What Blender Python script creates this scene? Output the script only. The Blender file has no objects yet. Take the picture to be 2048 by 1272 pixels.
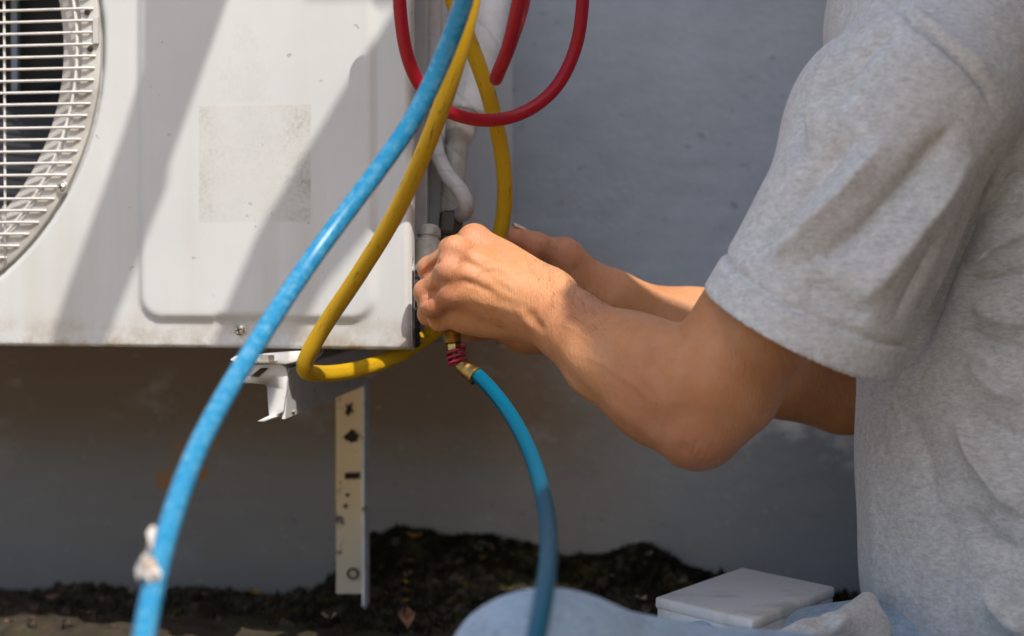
import bpy, bmesh, math, random
import numpy as np
from mathutils import Vector, Matrix, noise as mnoise

random.seed(7)
np.random.seed(7)
SC = bpy.context.scene
COL = SC.collection
# ------------------------------------------------------------------ camera
F = 4836.0                                   # focal length in photo pixels (85 mm on 36 mm)
YAW, PITCH = math.atan(1320 / F), math.atan(106 / F)
fw = np.array([-math.sin(YAW) * math.cos(PITCH), math.cos(YAW) * math.cos(PITCH), -math.sin(PITCH)])
rt = np.array([math.cos(YAW), math.sin(YAW), 0.0])
up = np.cross(rt, fw)
ZB = 0.2547                                  # height of the unit's bottom edge
CAM = np.array([0, 0, ZB]) - 2.0 * (fw + (820 - 1024) / F * rt + (636 - 700) / F * up)
cd = bpy.data.cameras.new('camera')
cam = bpy.data.objects.new('camera', cd)
COL.objects.link(cam)
cd.sensor_width = 36.0
cd.lens = 36.0 * F / 2048
cd.clip_start, cd.clip_end = 0.05, 500
cd.dof.use_dof = True
cd.dof.focus_distance = 1.95
cd.dof.aperture_fstop = 4.0
M = Matrix(((rt[0], up[0], -fw[0], CAM[0]), (rt[1], up[1], -fw[1], CAM[1]), (rt[2], up[2], -fw[2], CAM[2]), (0, 0, 0, 1)))
cam.matrix_world = M
SC.camera = cam
# ------------------------------------------------------------------ light
SUN = np.array([-0.38, 0.46, -0.80])        # direction the light travels
SUN = SUN / np.linalg.norm(SUN)
world = bpy.data.worlds.new('World')
SC.world = world
world.use_nodes = True
wn = world.node_tree
sky = wn.nodes.new('ShaderNodeTexSky')
sky.sky_type = 'NISHITA'
sky.sun_disc = False
sky.sun_elevation = math.asin(-SUN[2])
sky.sun_rotation = math.atan2(-SUN[0], -SUN[1])
sky.air_density, sky.dust_density, sky.ozone_density = 1.0, 2.5, 0.6
bg = wn.nodes['Background']
bg.inputs['Strength'].default_value = 0.15
wn.links.new(sky.outputs[0], bg.inputs['Color'])
sl = bpy.data.lights.new('sun', 'SUN')
sl.energy = 3.5
sl.angle = math.radians(0.4)
sl.color = (1.0, 0.95, 0.87)
so = bpy.data.objects.new('sun', sl)
COL.objects.link(so)
so.rotation_euler = Vector(SUN).to_track_quat('-Z', 'Y').to_euler()
so.location = (3, -4, 6)
vs = SC.view_settings
vs.view_transform = 'Standard'
vs.look = 'None'
vs.gamma = 1.0
vs.use_curve_mapping = False
vs.exposure = 0.5


# ------------------------------------------------------------------ helpers
def W(px, py, d):
    """photo pixel + distance along the view axis -> world point"""
    return CAM + d * (fw + (px - 1024) / F * rt + (636 - py) / F * up)


def onY(px, py, Y):
    ray = fw + (px - 1024) / F * rt + (636 - py) / F * up
    return CAM + ray * (Y - CAM[1]) / ray[1]


def onZ(px, py, Z):
    ray = fw + (px - 1024) / F * rt + (636 - py) / F * up
    return CAM + ray * (Z - CAM[2]) / ray[2]


def proj(P):
    q = np.asarray(P) - CAM
    d = q @ fw
    return np.stack([1024 + F * (q @ rt) / d, 636 - F * (q @ up) / d, d], -1)


def link(name, me, mat, parent=None, smooth=True):
    o = bpy.data.objects.new(name, me)
    COL.objects.link(o)
    if mat is not None and len(me.materials) == 0:
        me.materials.append(mat)
    if smooth and len(me.polygons):
        me.polygons.foreach_set('use_smooth', np.ones(len(me.polygons), bool))
    if parent is not None:
        o.parent = parent
        o.matrix_parent_inverse = Matrix.Translation(-Vector(parent.location)) if parent.type == 'EMPTY' else parent.matrix_basis.inverted()
    return o


def mesh(name, verts, faces, mat, parent=None, smooth=True, uv=None):
    me = bpy.data.meshes.new(name)
    me.from_pydata([tuple(map(float, v)) for v in verts], [], [tuple(map(int, f)) for f in faces])
    if uv is not None:
        lay = me.uv_layers.new(name='UVMap')
        arr = np.zeros((len(me.loops), 2), np.float32)
        li = np.zeros(len(me.loops), np.int32)
        me.loops.foreach_get('vertex_index', li)
        arr[:] = np.asarray(uv, np.float32)[li]
        lay.data.foreach_set('uv', arr.ravel())
    me.update()
    return link(name, me, mat, parent, smooth)


def bmobj(name, bm, mat, parent=None, smooth=False, bevel=0.0, seg=2):
    if bevel > 0:
        bmesh.ops.bevel(bm, geom=list(bm.edges), offset=bevel, segments=seg, profile=0.6, affect='EDGES', clamp_overlap=True)
    bmesh.ops.recalc_face_normals(bm, faces=list(bm.faces))
    me = bpy.data.meshes.new(name)
    bm.to_mesh(me)
    bm.free()
    return link(name, me, mat, parent, smooth)


def thing(name, label, cat, loc=(0, 0, 0), group=None):
    o = bpy.data.objects.new(name, None)
    o.empty_display_size = 0.05
    COL.objects.link(o)
    o.location = tuple(map(float, loc))
    tag(o, label, cat, group)
    return o


def tag(o, label=None, cat=None, group=None, kind=None):
    if label: o['label'] = label
    if cat: o['category'] = cat
    if group: o['group'] = group
    if kind: o['kind'] = kind
    return o


def addbox(bm, x0, x1, y0, y1, z0, z1):
    vs_ = [bm.verts.new(p) for p in ((x0, y0, z0), (x1, y0, z0), (x1, y1, z0), (x0, y1, z0), (x0, y0, z1), (x1, y0, z1), (x1, y1, z1), (x0, y1, z1))]
    for f in ((0, 3, 2, 1), (4, 5, 6, 7), (0, 1, 5, 4), (1, 2, 6, 5), (2, 3, 7, 6), (3, 0, 4, 7)):
        bm.faces.new([vs_[i] for i in f])


def prism(bm, poly0, poly1):
    """two matching outlines joined into a closed solid"""
    a = [bm.verts.new(tuple(p)) for p in poly0]
    b = [bm.verts.new(tuple(p)) for p in poly1]
    n = len(a)
    bm.faces.new(a[::-1])
    bm.faces.new(b)
    for i in range(n):
        bm.faces.new((a[i], a[(i + 1) % n], b[(i + 1) % n], b[i]))


def catmull(pts, n):
    P = np.asarray(pts, float)
    P = np.vstack([2 * P[0] - P[1], P, 2 * P[-1] - P[-2]])
    out = []
    m = len(P) - 3
    for i in range(m):
        p0, p1, p2, p3 = P[i:i + 4]
        t = np.linspace(0, 1, n, endpoint=False)[:, None]
        out.append(0.5 * (2 * p1 + (p2 - p0) * t + (2 * p0 - 5 * p1 + 4 * p2 - p3) * t ** 2 + (-p0 + 3 * p1 - 3 * p2 + p3) * t ** 3))
    out.append(P[-2][None])
    return np.vstack(out)


def smooth_path(P, it=4):
    P = P.copy()
    for _ in range(it):
        P[1:-1] = 0.5 * P[1:-1] + 0.25 * (P[:-2] + P[2:])
    return P


def tube_geo(path, rad, seg=16, cap=True):
    P = np.asarray(path, float)
    n = len(P)
    r = np.full(n, rad) if np.isscalar(rad) else np.asarray(rad)
    T = np.gradient(P, axis=0)
    T /= np.linalg.norm(T, axis=1)[:, None] + 1e-12
    ref = np.array([0.0, 0, 1]) if abs(T[0][2]) < 0.9 else np.array([1.0, 0, 0])
    N = np.cross(T[0], ref)
    N /= np.linalg.norm(N)
    vs_, uv, fs = [], [], []
    L = np.concatenate([[0], np.cumsum(np.linalg.norm(np.diff(P, axis=0), axis=1))])
    for i in range(n):
        N = N - T[i] * (N @ T[i])
        N /= np.linalg.norm(N)
        B = np.cross(T[i], N)
        for k in range(seg + 1):
            a = 2 * math.pi * k / seg
            vs_.append(P[i] + r[i] * (math.cos(a) * N + math.sin(a) * B))
            uv.append((k / seg, L[i]))
    s1 = seg + 1
    for i in range(n - 1):
        for k in range(seg):
            fs.append((i * s1 + k, i * s1 + k + 1, (i + 1) * s1 + k + 1, (i + 1) * s1 + k))
    if cap:
        fs.append(tuple(range(seg))[::-1])
        fs.append(tuple((n - 1) * s1 + k for k in range(seg)))
    return vs_, fs, uv


def tube(name, path, rad, mat, parent=None, seg=16):
    v, f, uv = tube_geo(path, rad, seg)
    o = mesh(name, v, f, mat, parent, True, uv)
    return o


def hose_path(pts, n=14, it=10):
    return smooth_path(catmull([W(*p) for p in pts], n), it)


def lathe_geo(a, b, prof, seg=24, hexr=None):
    """profile [(t along a->b in metres, radius)] turned about the axis a->b"""
    a, b = np.asarray(a, float), np.asarray(b, float)
    T = (b - a) / np.linalg.norm(b - a)
    ref = np.array([0.0, 0, 1]) if abs(T[2]) < 0.9 else np.array([1.0, 0, 0])
    N = np.cross(T, ref)
    N /= np.linalg.norm(N)
    B = np.cross(T, N)
    vs_, fs = [], []
    for t, r in prof:
        for k in range(seg):
            an = 2 * math.pi * (k + 0.5) / seg
            vs_.append(a + T * t + r * (math.cos(an) * N + math.sin(an) * B))
    for i in range(len(prof) - 1):
        for k in range(seg):
            fs.append((i * seg + k, i * seg + (k + 1) % seg, (i + 1) * seg + (k + 1) % seg, (i + 1) * seg + k))
    fs.append(tuple(range(seg))[::-1])
    fs.append(tuple((len(prof) - 1) * seg + k for k in range(seg)))
    return vs_, fs


def lathe(name, a, b, prof, mat, parent=None, seg=24, smooth=True):
    v, f = lathe_geo(a, b, prof, seg)
    o = mesh(name, v, f, mat, parent, smooth)
    if smooth:
        sharp(o, 35)
    return o


def sharp(o, deg):
    me = o.data
    bm = bmesh.new()
    bm.from_mesh(me)
    bm.normal_update()
    for e in bm.edges:
        if len(e.link_faces) == 2 and e.calc_face_angle(0) > math.radians(deg):
            e.smooth = False
    bm.to_mesh(me)
    bm.free()


# ------------------------------------------------------------------ materials
class NT:
    def __init__(s, name):
        s.m = bpy.data.materials.new(name)
        s.m.use_nodes = True
        s.t = s.m.node_tree
        s.b = s.t.nodes['Principled BSDF']
        s.coord = None

    def n(s, ty, **kw):
        o = s.t.nodes.new(ty)
        for k, v in kw.items():
            setattr(o, k, v)
        return o

    def l(s, a, b):
        s.t.links.new(a, b)

    def co(s, out='Object'):
        if s.coord is None:
            s.coord = s.n('ShaderNodeTexCoord')
        return s.coord.outputs[out]

    def mapping(s, src, scale=(1, 1, 1), loc=(0, 0, 0), rot=(0, 0, 0)):
        o = s.n('ShaderNodeMapping')
        o.inputs['Scale'].default_value = scale
        o.inputs['Location'].default_value = loc
        o.inputs['Rotation'].default_value = rot
        s.l(src, o.inputs['Vector'])
        return o.outputs[0]

    def noise(s, scale, detail=4, rough=0.55, src=None, dist=0.0):
        o = s.n('ShaderNodeTexNoise')
        o.inputs['Scale'].default_value = scale
        o.inputs['Detail'].default_value = detail
        o.inputs['Roughness'].default_value = rough
        o.inputs['Distortion'].default_value = dist
        s.l(src if src is not None else s.co(), o.inputs['Vector'])
        return o.outputs[0]

    def ramp(s, src, stops):
        o = s.n('ShaderNodeValToRGB')
        e = o.color_ramp.elements
        while len(e) < len(stops):
            e.new(0.5)
        for i, (p, c) in enumerate(stops):
            e[i].position = p
            e[i].color = (c, c, c, 1) if np.isscalar(c) else (*c, 1)
        s.l(src, o.inputs[0])
        return o.outputs[0]

    def mix(s, fac, a, b, mode='MIX'):
        o = s.n('ShaderNodeMix', data_type='RGBA', blend_type=mode)
        for sock, v in ((o.inputs['Factor'], fac), (o.inputs[6], a), (o.inputs[7], b)):
            if hasattr(v, 'is_linked') or isinstance(v, bpy.types.NodeSocket):
                s.l(v, sock)
            elif sock.type == 'VALUE':
                sock.default_value = v
            else:
                sock.default_value = (v, v, v, 1) if np.isscalar(v) else (*v, 1)
        return o.outputs[2]

    def math(s, op, a, b=0.0, c=0.0, clamp=False):
        o = s.n('ShaderNodeMath', operation=op, use_clamp=clamp)
        for i, v in enumerate((a, b, c)):
            if isinstance(v, bpy.types.NodeSocket):
                s.l(v, o.inputs[i])
            else:
                o.inputs[i].default_value = v
        return o.outputs[0]

    def xyz(s, src):
        o = s.n('ShaderNodeSeparateXYZ')
        s.l(src, o.inputs[0])
        return o.outputs

    def bump(s, h, strength=0.3, dist=0.001, prev=None):
        o = s.n('ShaderNodeBump')
        o.inputs['Strength'].default_value = strength
        o.inputs['Distance'].default_value = dist
        s.l(h, o.inputs['Height'])
        if prev is not None:
            s.l(prev, o.inputs['Normal'])
        return o.outputs[0]

    def set(s, **kw):
        names = dict(base='Base Color', rough='Roughness', metal='Metallic', normal='Normal', spec='Specular IOR Level',
                     sss='Subsurface Weight', sssr='Subsurface Radius', ssss='Subsurface Scale', coat='Coat Weight', sheen='Sheen Weight', coatr='Coat Roughness')
        for k, v in kw.items():
            sock = s.b.inputs[names[k]]
            if isinstance(v, bpy.types.NodeSocket):
                s.l(v, sock)
            elif k == 'base':
                sock.default_value = (*v, 1)
            else:
                sock.default_value = v
        return s.m


def plain(name, base, rough=0.5, metal=0.0, var=0.15, scale=30, bump=0.0, bs=200, dirt=None, dscale=12, dlo=0.55, dhi=0.75, spec=0.5):
    t = NT(name)
    nz = t.noise(scale, 5)
    lo = tuple(c * (1 - var) for c in base)
    hi = tuple(min(1, c * (1 + var)) for c in base)
    c = t.ramp(nz, [(0.3, lo), (0.7, hi)])
    if dirt is not None:
        c = t.mix(t.ramp(t.noise(dscale, 8, 0.65), [(dlo, 0.0), (dhi, 1.0)]), c, dirt)
    kw = dict(base=c, rough=t.ramp(t.noise(scale * 1.7, 4), [(0.3, max(0.02, rough - 0.08)), (0.7, min(1, rough + 0.1))]), metal=metal, spec=spec)
    if bump > 0:
        kw['normal'] = t.bump(t.noise(bs, 4), bump, 0.001)
    return t.set(**kw)


def hose_mat(name, base, worn, rough, braid=0.0, dirt=(0.05, 0.03, 0.02), wornlo=0.5, wornhi=0.72, dirtlo=0.66, coat=0.0):
    t = NT(name)
    uv = t.co('UV')
    m1 = t.mapping(uv, (0.12, 1, 1))
    w1_ = t.ramp(t.noise(160, 7, 0.75), [(wornlo, 0.0), (wornhi, 1.0)])
    w2_ = t.ramp(t.noise(9, 4, 0.6, t.mapping(uv, (0.9, 0.35, 1), (3, 1, 0))), [(0.4, 0.25), (0.62, 1.0)])
    w = t.math('MULTIPLY', w1_, w2_)
    c = t.mix(w, base, worn)
    d = t.ramp(t.noise(38, 6, 0.7, t.mapping(uv, (0.25, 1, 1), (4, 2, 0))), [(dirtlo, 0.0), (dirtlo + 0.1, 1.0)])
    c = t.mix(t.math('MULTIPLY', d, 0.75), c, dirt)
    h = t.noise(900, 2, 0.5, m1)
    nrm = t.bump(h, 0.12, 0.0006)
    if braid > 0:
        w1 = t.n('ShaderNodeTexWave', wave_type='BANDS', bands_direction='DIAGONAL', wave_profile='SIN')
        w1.inputs['Scale'].default_value = 1.0
        t.l(t.mapping(uv, (40, 900, 0)), w1.inputs['Vector'])
        w2 = t.n('ShaderNodeTexWave', wave_type='BANDS', bands_direction='DIAGONAL', wave_profile='SIN')
        w2.inputs['Scale'].default_value = 1.0
        t.l(t.mapping(uv, (-40, 900, 0)), w2.inputs['Vector'])
        nrm = t.bump(t.math('MAXIMUM', w1.outputs['Fac'], w2.outputs['Fac']), braid, 0.0007, nrm)
        br = t.math('MULTIPLY', w1.outputs['Fac'], w2.outputs['Fac'])
        c = t.mix(t.math('MULTIPLY', br, 0.12), c, tuple(v * 0.55 for v in base))
    return t.set(spec=0.3, base=c, rough=t.ramp(w, [(0, rough), (1, min(1, rough + 0.25))]), normal=nrm, coat=coat, coatr=0.25)

# ------------------------------------------------------------------ setting
WALL_Y = 0.44


def wall_mat():
    t = NT('painted_plaster')
    P = t.co('Object')
    x, y, z = t.xyz(P)
    big = t.noise(3.2, 6, 0.6)
    c = t.ramp(big, [(0.3, (0.395, 0.455, 0.53)), (0.7, (0.49, 0.545, 0.605))])
    c = t.mix(t.ramp(t.noise(34, 7, 0.7, t.mapping(P, (0.55, 1, 1.3))), [(0.38, 0.30), (0.62, 0.0)]), c, (0.27, 0.315, 0.37))
    # brown grime and painted shade low on the wall, uneven upper edge
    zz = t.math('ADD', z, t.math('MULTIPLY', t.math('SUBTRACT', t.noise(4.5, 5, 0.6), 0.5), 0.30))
    grime_shade = t.ramp(zz, [(0.0, 1.0), (0.17, 0.75), (0.30, 0.0)])
    c = t.mix(t.math('MULTIPLY', grime_shade, 0.75), c, t.mix(t.ramp(x, [(0.10, 0.0), (0.30, 1.0)]), (0.21, 0.195, 0.17), (0.145, 0.155, 0.175)))  # right side darker: the person's shade put into the colour, with grime
    # brown stain on the part sheltered below the unit
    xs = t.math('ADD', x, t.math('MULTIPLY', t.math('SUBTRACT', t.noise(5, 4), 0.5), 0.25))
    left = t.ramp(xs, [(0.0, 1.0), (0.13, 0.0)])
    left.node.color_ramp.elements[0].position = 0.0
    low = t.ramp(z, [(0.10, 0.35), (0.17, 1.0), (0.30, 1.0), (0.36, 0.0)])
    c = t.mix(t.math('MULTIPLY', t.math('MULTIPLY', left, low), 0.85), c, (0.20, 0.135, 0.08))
    # whitish salt bloom
    bl = t.ramp(t.noise(9, 7, 0.65, t.mapping(P, (1, 1, 1.6), (3, 1, 0))), [(0.56, 0.0), (0.70, 1.0)])
    bl = t.math('MULTIPLY', bl, t.ramp(zz, [(0.10, 0.3), (0.2, 0.8), (0.30, 0.0)]))
    c = t.mix(t.math('MULTIPLY', bl, 0.55), c, (0.50, 0.53, 0.57))
    # whitish scuffs to the right, low down
    sc = t.ramp(t.noise(13, 8, 0.7, t.mapping(P, (0.8, 1, 1.5), (9, 3, 1))), [(0.50, 0.0), (0.66, 1.0)])
    zr = t.ramp(z, [(0.10, 0.0), (0.15, 1.0), (0.20, 0.8), (0.24, 0.0)])
    xr = t.ramp(x, [(0.08, 0.0), (0.2, 1.0)])
    c = t.mix(t.math('MULTIPLY', t.math('MULTIPLY', sc, zr), t.math('MULTIPLY', xr, 0.85)), c, (0.72, 0.77, 0.83))
    # flakes of old orange paint
    for (u, v, r, th) in ((375, 915, 0.045, 0.50), (332, 960, 0.02, 0.42), (418, 880, 0.02, 0.44), (404, 946, 0.012, 0.40)):
        q = onY(u, v, WALL_Y)
        vd = t.n('ShaderNodeVectorMath', operation='DISTANCE')
        t.l(P, vd.inputs[0]); vd.inputs[1].default_value = tuple(q)
        g = t.math('SUBTRACT', 1.0, t.math('DIVIDE', vd.outputs['Value'], r), clamp=True)
        fl = t.ramp(t.math('MULTIPLY', t.noise(150, 5, 0.75, t.mapping(P, (1.3, 1, 0.7))), t.math('POWER', g, 0.35)), [(th - 0.06, 0.0), (th - 0.03, 1.0)])
        c = t.mix(t.math('MULTIPLY', fl, 0.8), c, (0.42, 0.20, 0.055))
    # small pock marks and specks
    pk = t.ramp(t.noise(70, 3, 0.6, t.mapping(P, (1, 1, 1.5))), [(0.66, 0.0), (0.72, 1.0)])
    c = t.mix(t.math('MULTIPLY', pk, 0.4), c, (0.12, 0.125, 0.14))
    sp = t.ramp(t.noise(110, 2, 0.5, t.mapping(P, (1, 1, 1), (7, 0, 2))), [(0.70, 0.0), (0.74, 1.0)])
    c = t.mix(t.math('MULTIPLY', sp, 0.35), c, (0.45, 0.43, 0.40))
    n1 = t.bump(t.noise(14, 6, 0.6, t.mapping(P, (0.8, 1, 1.5))), 0.16, 0.008)
    n2 = t.bump(t.noise(120, 4, 0.6), 0.35, 0.0015, n1)
    return t.set(base=c, rough=0.82, normal=n2, spec=0.3)


bm = bmesh.new()
addbox(bm, -3.0, 3.5, WALL_Y, WALL_Y + 0.2, -0.5, 2.6)
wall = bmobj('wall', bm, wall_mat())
tag(wall, kind='structure')


FILLBLOCKM = plain('fill_blocker_brown', (0.27, 0.16, 0.095), 0.85, var=0.2, scale=6, bump=0.3)
bm = bmesh.new()
addbox(bm, 1.75, 1.95, -4.5, WALL_Y - 0.002, -0.2, 2.1)
tag(bmobj('added_fill_blocker', bm, FILLBLOCKM), kind='structure')  # unseen wall added to cut fill light from the right


# ground: soil bed along the wall, dropping to packed earth towards the camera
def fbm(x, y, s, o=4):
    return mnoise.fractal(Vector((x * s, y * s, 3.7)), 1.0, 2.0, o)


BANKX = [onY(u, 1100, WALL_Y)[0] for u in (-400, 300, 640, 690, 735, 800, 900, 1060, 1120, 1200, 1240, 1290, 1340, 1400, 1460, 1600, 2300)]
BANKZ = [-0.016, -0.018, -0.012, 0.006, 0.050, 0.054, 0.048, 0.047, 0.034, 0.033, 0.039, 0.050, 0.038, 0.027, 0.016, 0.006, 0.0]


def bank(x):
    """height of the soil heaped against the wall"""
    return float(np.interp(x, BANKX, BANKZ)) + 0.005 * fbm(x, 0.3, 22, 3)


def ground_z(x, y):
    d = WALL_Y - y
    z = (0.008 * fbm(x, y, 9, 5) + 0.005 * fbm(x + 5, y, 40, 3)) * min(1, 0.3 + d / 0.1) - 0.006
    z += bank(x) * math.exp(-(d / 0.085) ** 2)
    t = min(1, max(0, (0.16 - y) / 0.30))
    z -= 0.085 * t * t * (3 - 2 * t)
    return z


gv, gf = [], []
xs = np.concatenate([[-60, -12, -4, -2, -1.2], np.arange(-0.75, 1.0, 0.006), [1.4, 2, 4, 12, 60]])
ys = np.concatenate([[-60, -20, -8, -4, -2, -1.2, -0.8], np.arange(-0.6, 0.10, 0.02), np.arange(0.10, WALL_Y + 0.012, 0.006), [0.6]])
for y in ys:
    for x in xs:
        inb = -0.8 < x < 1.1 and -0.7 < y
        gv.append((x, y, ground_z(x, min(y, WALL_Y)) if inb else (-0.075 if y < 0.2 else 0.0)))
nx = len(xs)
for j in range(len(ys) - 1):
    for i in range(nx - 1):
        gf.append((j * nx + i, j * nx + i + 1, (j + 1) * nx + i + 1, (j + 1) * nx + i))


def soil_mat():
    t = NT('soil')
    P = t.co('Object')
    x, y, z = t.xyz(P)
    c = t.ramp(t.noise(22, 8, 0.7), [(0.3, (0.022, 0.017, 0.011)), (0.55, (0.055, 0.042, 0.028)), (0.75, (0.12, 0.095, 0.066))])
    ms = t.ramp(t.noise(13, 6, 0.65, t.mapping(P, (1, 1, 1), (2, 2, 2))), [(0.52, 0.0), (0.66, 1.0)])
    c = t.mix(t.math('MULTIPLY', ms, 0.7), c, (0.035, 0.038, 0.010))
    far = t.ramp(y, [(0.0, 1.0), (0.05, 0.0)])
    c = t.mix(t.ramp(t.math('MULTIPLY', y, -1.0), [(0.25, 0.0), (0.5, 1.0)]), c, (0.46, 0.35, 0.235))
    n = t.bump(t.noise(90, 8, 0.7), 0.9, 0.006)
    return t.set(base=c, rough=0.95, normal=n, spec=0.2)


SOIL = soil_mat()
ground = mesh('ground', gv, gf, SOIL)
tag(ground, kind='structure')


def scatter(name, n, mat, gen, seed, kind='stuff'):
    rnd = random.Random(seed)
    V, Fc = [], []
    for _ in range(n):
        v, f = gen(rnd)
        b = len(V)
        V += v
        Fc += [tuple(i + b for i in q) for q in f]
    o = mesh(name, V, Fc, mat, None, False)
    tag(o, kind=kind)
    return o


def clod(rnd):
    x, y = rnd.uniform(-0.5, 0.75), WALL_Y - abs(rnd.gauss(0, 0.13)) - 0.004
    r = 0.0015 + 0.006 * rnd.random() ** 3
    z = ground_z(x, y)
    v, f = [], []
    for ph in range(3):
        zz = z + (ph - 0.6) * r * 0.8
        rr = r * (0.75, 1.0, 0.55)[ph]
        for k in range(6):
            a = k * math.pi / 3 + ph * 0.4
            q = rr * rnd.uniform(0.7, 1.25)
            v.append((x + q * math.cos(a), min(y + q * math.sin(a), WALL_Y + 0.002), zz + rnd.uniform(-.2, .2) * r))
    for ph in range(2):
        for k in range(6):
            f.append((ph * 6 + k, ph * 6 + (k + 1) % 6, ph * 6 + 6 + (k + 1) % 6, ph * 6 + 6 + k))
    f.append(tuple(range(12, 18)))
    return v, f


CLOD = plain('clod', (0.042, 0.032, 0.023), 0.95, var=0.6, scale=60, dirt=(0.20, 0.16, 0.11), dscale=40, dlo=0.6, dhi=0.7, spec=0.2)
scatter('soil_clods', 2600, CLOD, clod, 3)


def moss_leaf(rnd):
    while True:
        x = rnd.uniform(-0.5, 0.75)
        dens = min(1.0, max(0, bank(x)) / 0.05) * 0.9 + 0.15
        if rnd.random() < dens:
            break
    d = abs(rnd.gauss(0, 0.035)) if rnd.random() < 0.75 else rnd.uniform(0, 0.25)
    y = WALL_Y - d - 0.001
    cl = fbm(x + 3, y, 30, 3)
    z = ground_z(x, y) + max(0, cl) * 0.012 * rnd.random()
    h = rnd.uniform(0.002, 0.008)
    a = rnd.uniform(0, 6.28)
    w = h * rnd.uniform(0.25, 0.6)
    tx, ty = rnd.gauss(0, .5) * h, rnd.gauss(0, .5) * h
    p = (x + w * math.cos(a), min(y + w * math.sin(a), WALL_Y + .001), z)
    q = (x - w * math.cos(a), min(y - w * math.sin(a), WALL_Y + .001), z)
    return [p, q, (x + tx, min(y + ty, WALL_Y - .0005), z + h)], [(0, 1, 2)]


def moss_mat():
    t = NT('moss')
    P = t.co('Object')
    c = t.ramp(t.noise(28, 5, 0.7), [(0.35, (0.010, 0.008, 0.005)), (0.52, (0.020, 0.017, 0.008)), (0.64, (0.065, 0.062, 0.016)), (0.74, (0.12, 0.07, 0.02))])
    return t.set(base=c, rough=0.9, spec=0.2)


MOSS = moss_mat()
scatter('moss', 26000, MOSS, moss_leaf, 5)


# dark moss crust climbing the wall foot (thin uneven film with real thickness)
def crust():
    V, Fc = [], []
    xs_ = np.arange(BANKX[3], 0.62, 0.004)
    n = 14
    for x in xs_:
        top = ground_z(x, WALL_Y) + 0.004 + 0.005 * max(0, fbm(x, 8.1, 40, 4) + 0.35) + 0.003 * fbm(x, 2.2, 160, 2)
        for j in range(n):
            u = j / (n - 1)
            zz = -0.02 + u * (top + 0.02)
            th = 0.0045 * (1 - u ** 6) * (0.5 + abs(fbm(x, zz, 140, 3))) + 0.0002
            V.append((x, WALL_Y - th, zz))
    for i in range(len(xs_) - 1):
        for j in range(n - 1):
            Fc.append((i * n + j, (i + 1) * n + j, (i + 1) * n + j + 1, i * n + j + 1))
    o = mesh('moss_crust', V, Fc, MOSS)
    tag(o, kind='stuff')


crust()


def leaf(name, px, py, ln, rot, mat, label, z=0.004):
    p = onZ(px, py, 0.01)
    p[2] = ground_z(p[0], min(p[1], WALL_Y - .02)) + z
    V, Fc = [], []
    n = 9
    for i in range(n):
        u = i / (n - 1)
        w = ln * 0.28 * math.sin(math.pi * min(1, u * 0.95 + 0.03)) ** 0.8
        for s in (-1, 0, 1):
            V.append((s * w, u * ln, 0.006 * s * s * (0.6 + u) + 0.004 * math.sin(u * 5)))
    for i in range(n - 1):
        for s in range(2):
            Fc.append((i * 3 + s, i * 3 + s + 1, i * 3 + s + 4, i * 3 + s + 3))
    R = Matrix.Rotation(rot, 3, 'Z') @ Matrix.Rotation(0.5, 3, 'X')
    V = [Vector(p) + R @ Vector(v) for v in V]
    o = mesh(name, V, Fc, mat)
    md = o.modifiers.new('thickness', 'SOLIDIFY')
    md.thickness = 0.0006
    tag(o, label, 'leaf')
    return o


LEAF = plain('dry_leaf', (0.20, 0.10, 0.055), 0.7, var=0.35, scale=90, bump=0.3)
LEAF2 = plain('pale_dry_leaf', (0.15, 0.12, 0.075), 0.7, var=0.3, scale=90, bump=0.3)
leaf('dry_leaf', 815, 1222, 0.028, 0.4, LEAF, 'reddish brown dry leaf on the soil right of the bracket foot')
leaf('dry_leaf', 255, 1250, 0.022, 1.2, LEAF, 'brown dry leaf on the soil beside the thick blue hose')
leaf('dry_leaf', 845, 1135, 0.024, -0.5, LEAF2, 'pale yellowish leaf scrap in the dark moss at the wall foot')

def litter(mat_name, n, seed, cols):
    def gen(rnd):
        x = rnd.uniform(-0.5, 0.75)
        y = WALL_Y - 0.012 - abs(rnd.gauss(0.03, 0.09))
        z = ground_z(x, y) + 0.003
        s = rnd.uniform(0.003, 0.009)
        a, tl = rnd.uniform(0, 6.28), rnd.uniform(-.7, .7)
        v = []
        for i in range(4):
            u = i / 3 * 2 - 1
            w = (1 - u * u) * 0.45 + 0.06
            for sg in (-1, 1):
                px, py = u * s, sg * w * s
                v.append((x + px * math.cos(a) - py * math.sin(a), min(WALL_Y - .001, y + px * math.sin(a) + py * math.cos(a)), z + 0.35 * s * (u * u) + tl * py + 0.4 * s * rnd.random()))
        return v, [(i * 2, i * 2 + 1, i * 2 + 3, i * 2 + 2) for i in range(3)]
    o = scatter('leaf_litter', n, plain(mat_name, cols, 0.8, var=0.45, scale=30, spec=0.2), gen, seed)


litter('brown_litter', 130, 21, (0.17, 0.085, 0.045))
litter('pale_litter', 60, 22, (0.30, 0.25, 0.17))
litter('ochre_litter', 60, 23, (0.26, 0.15, 0.03))
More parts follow.
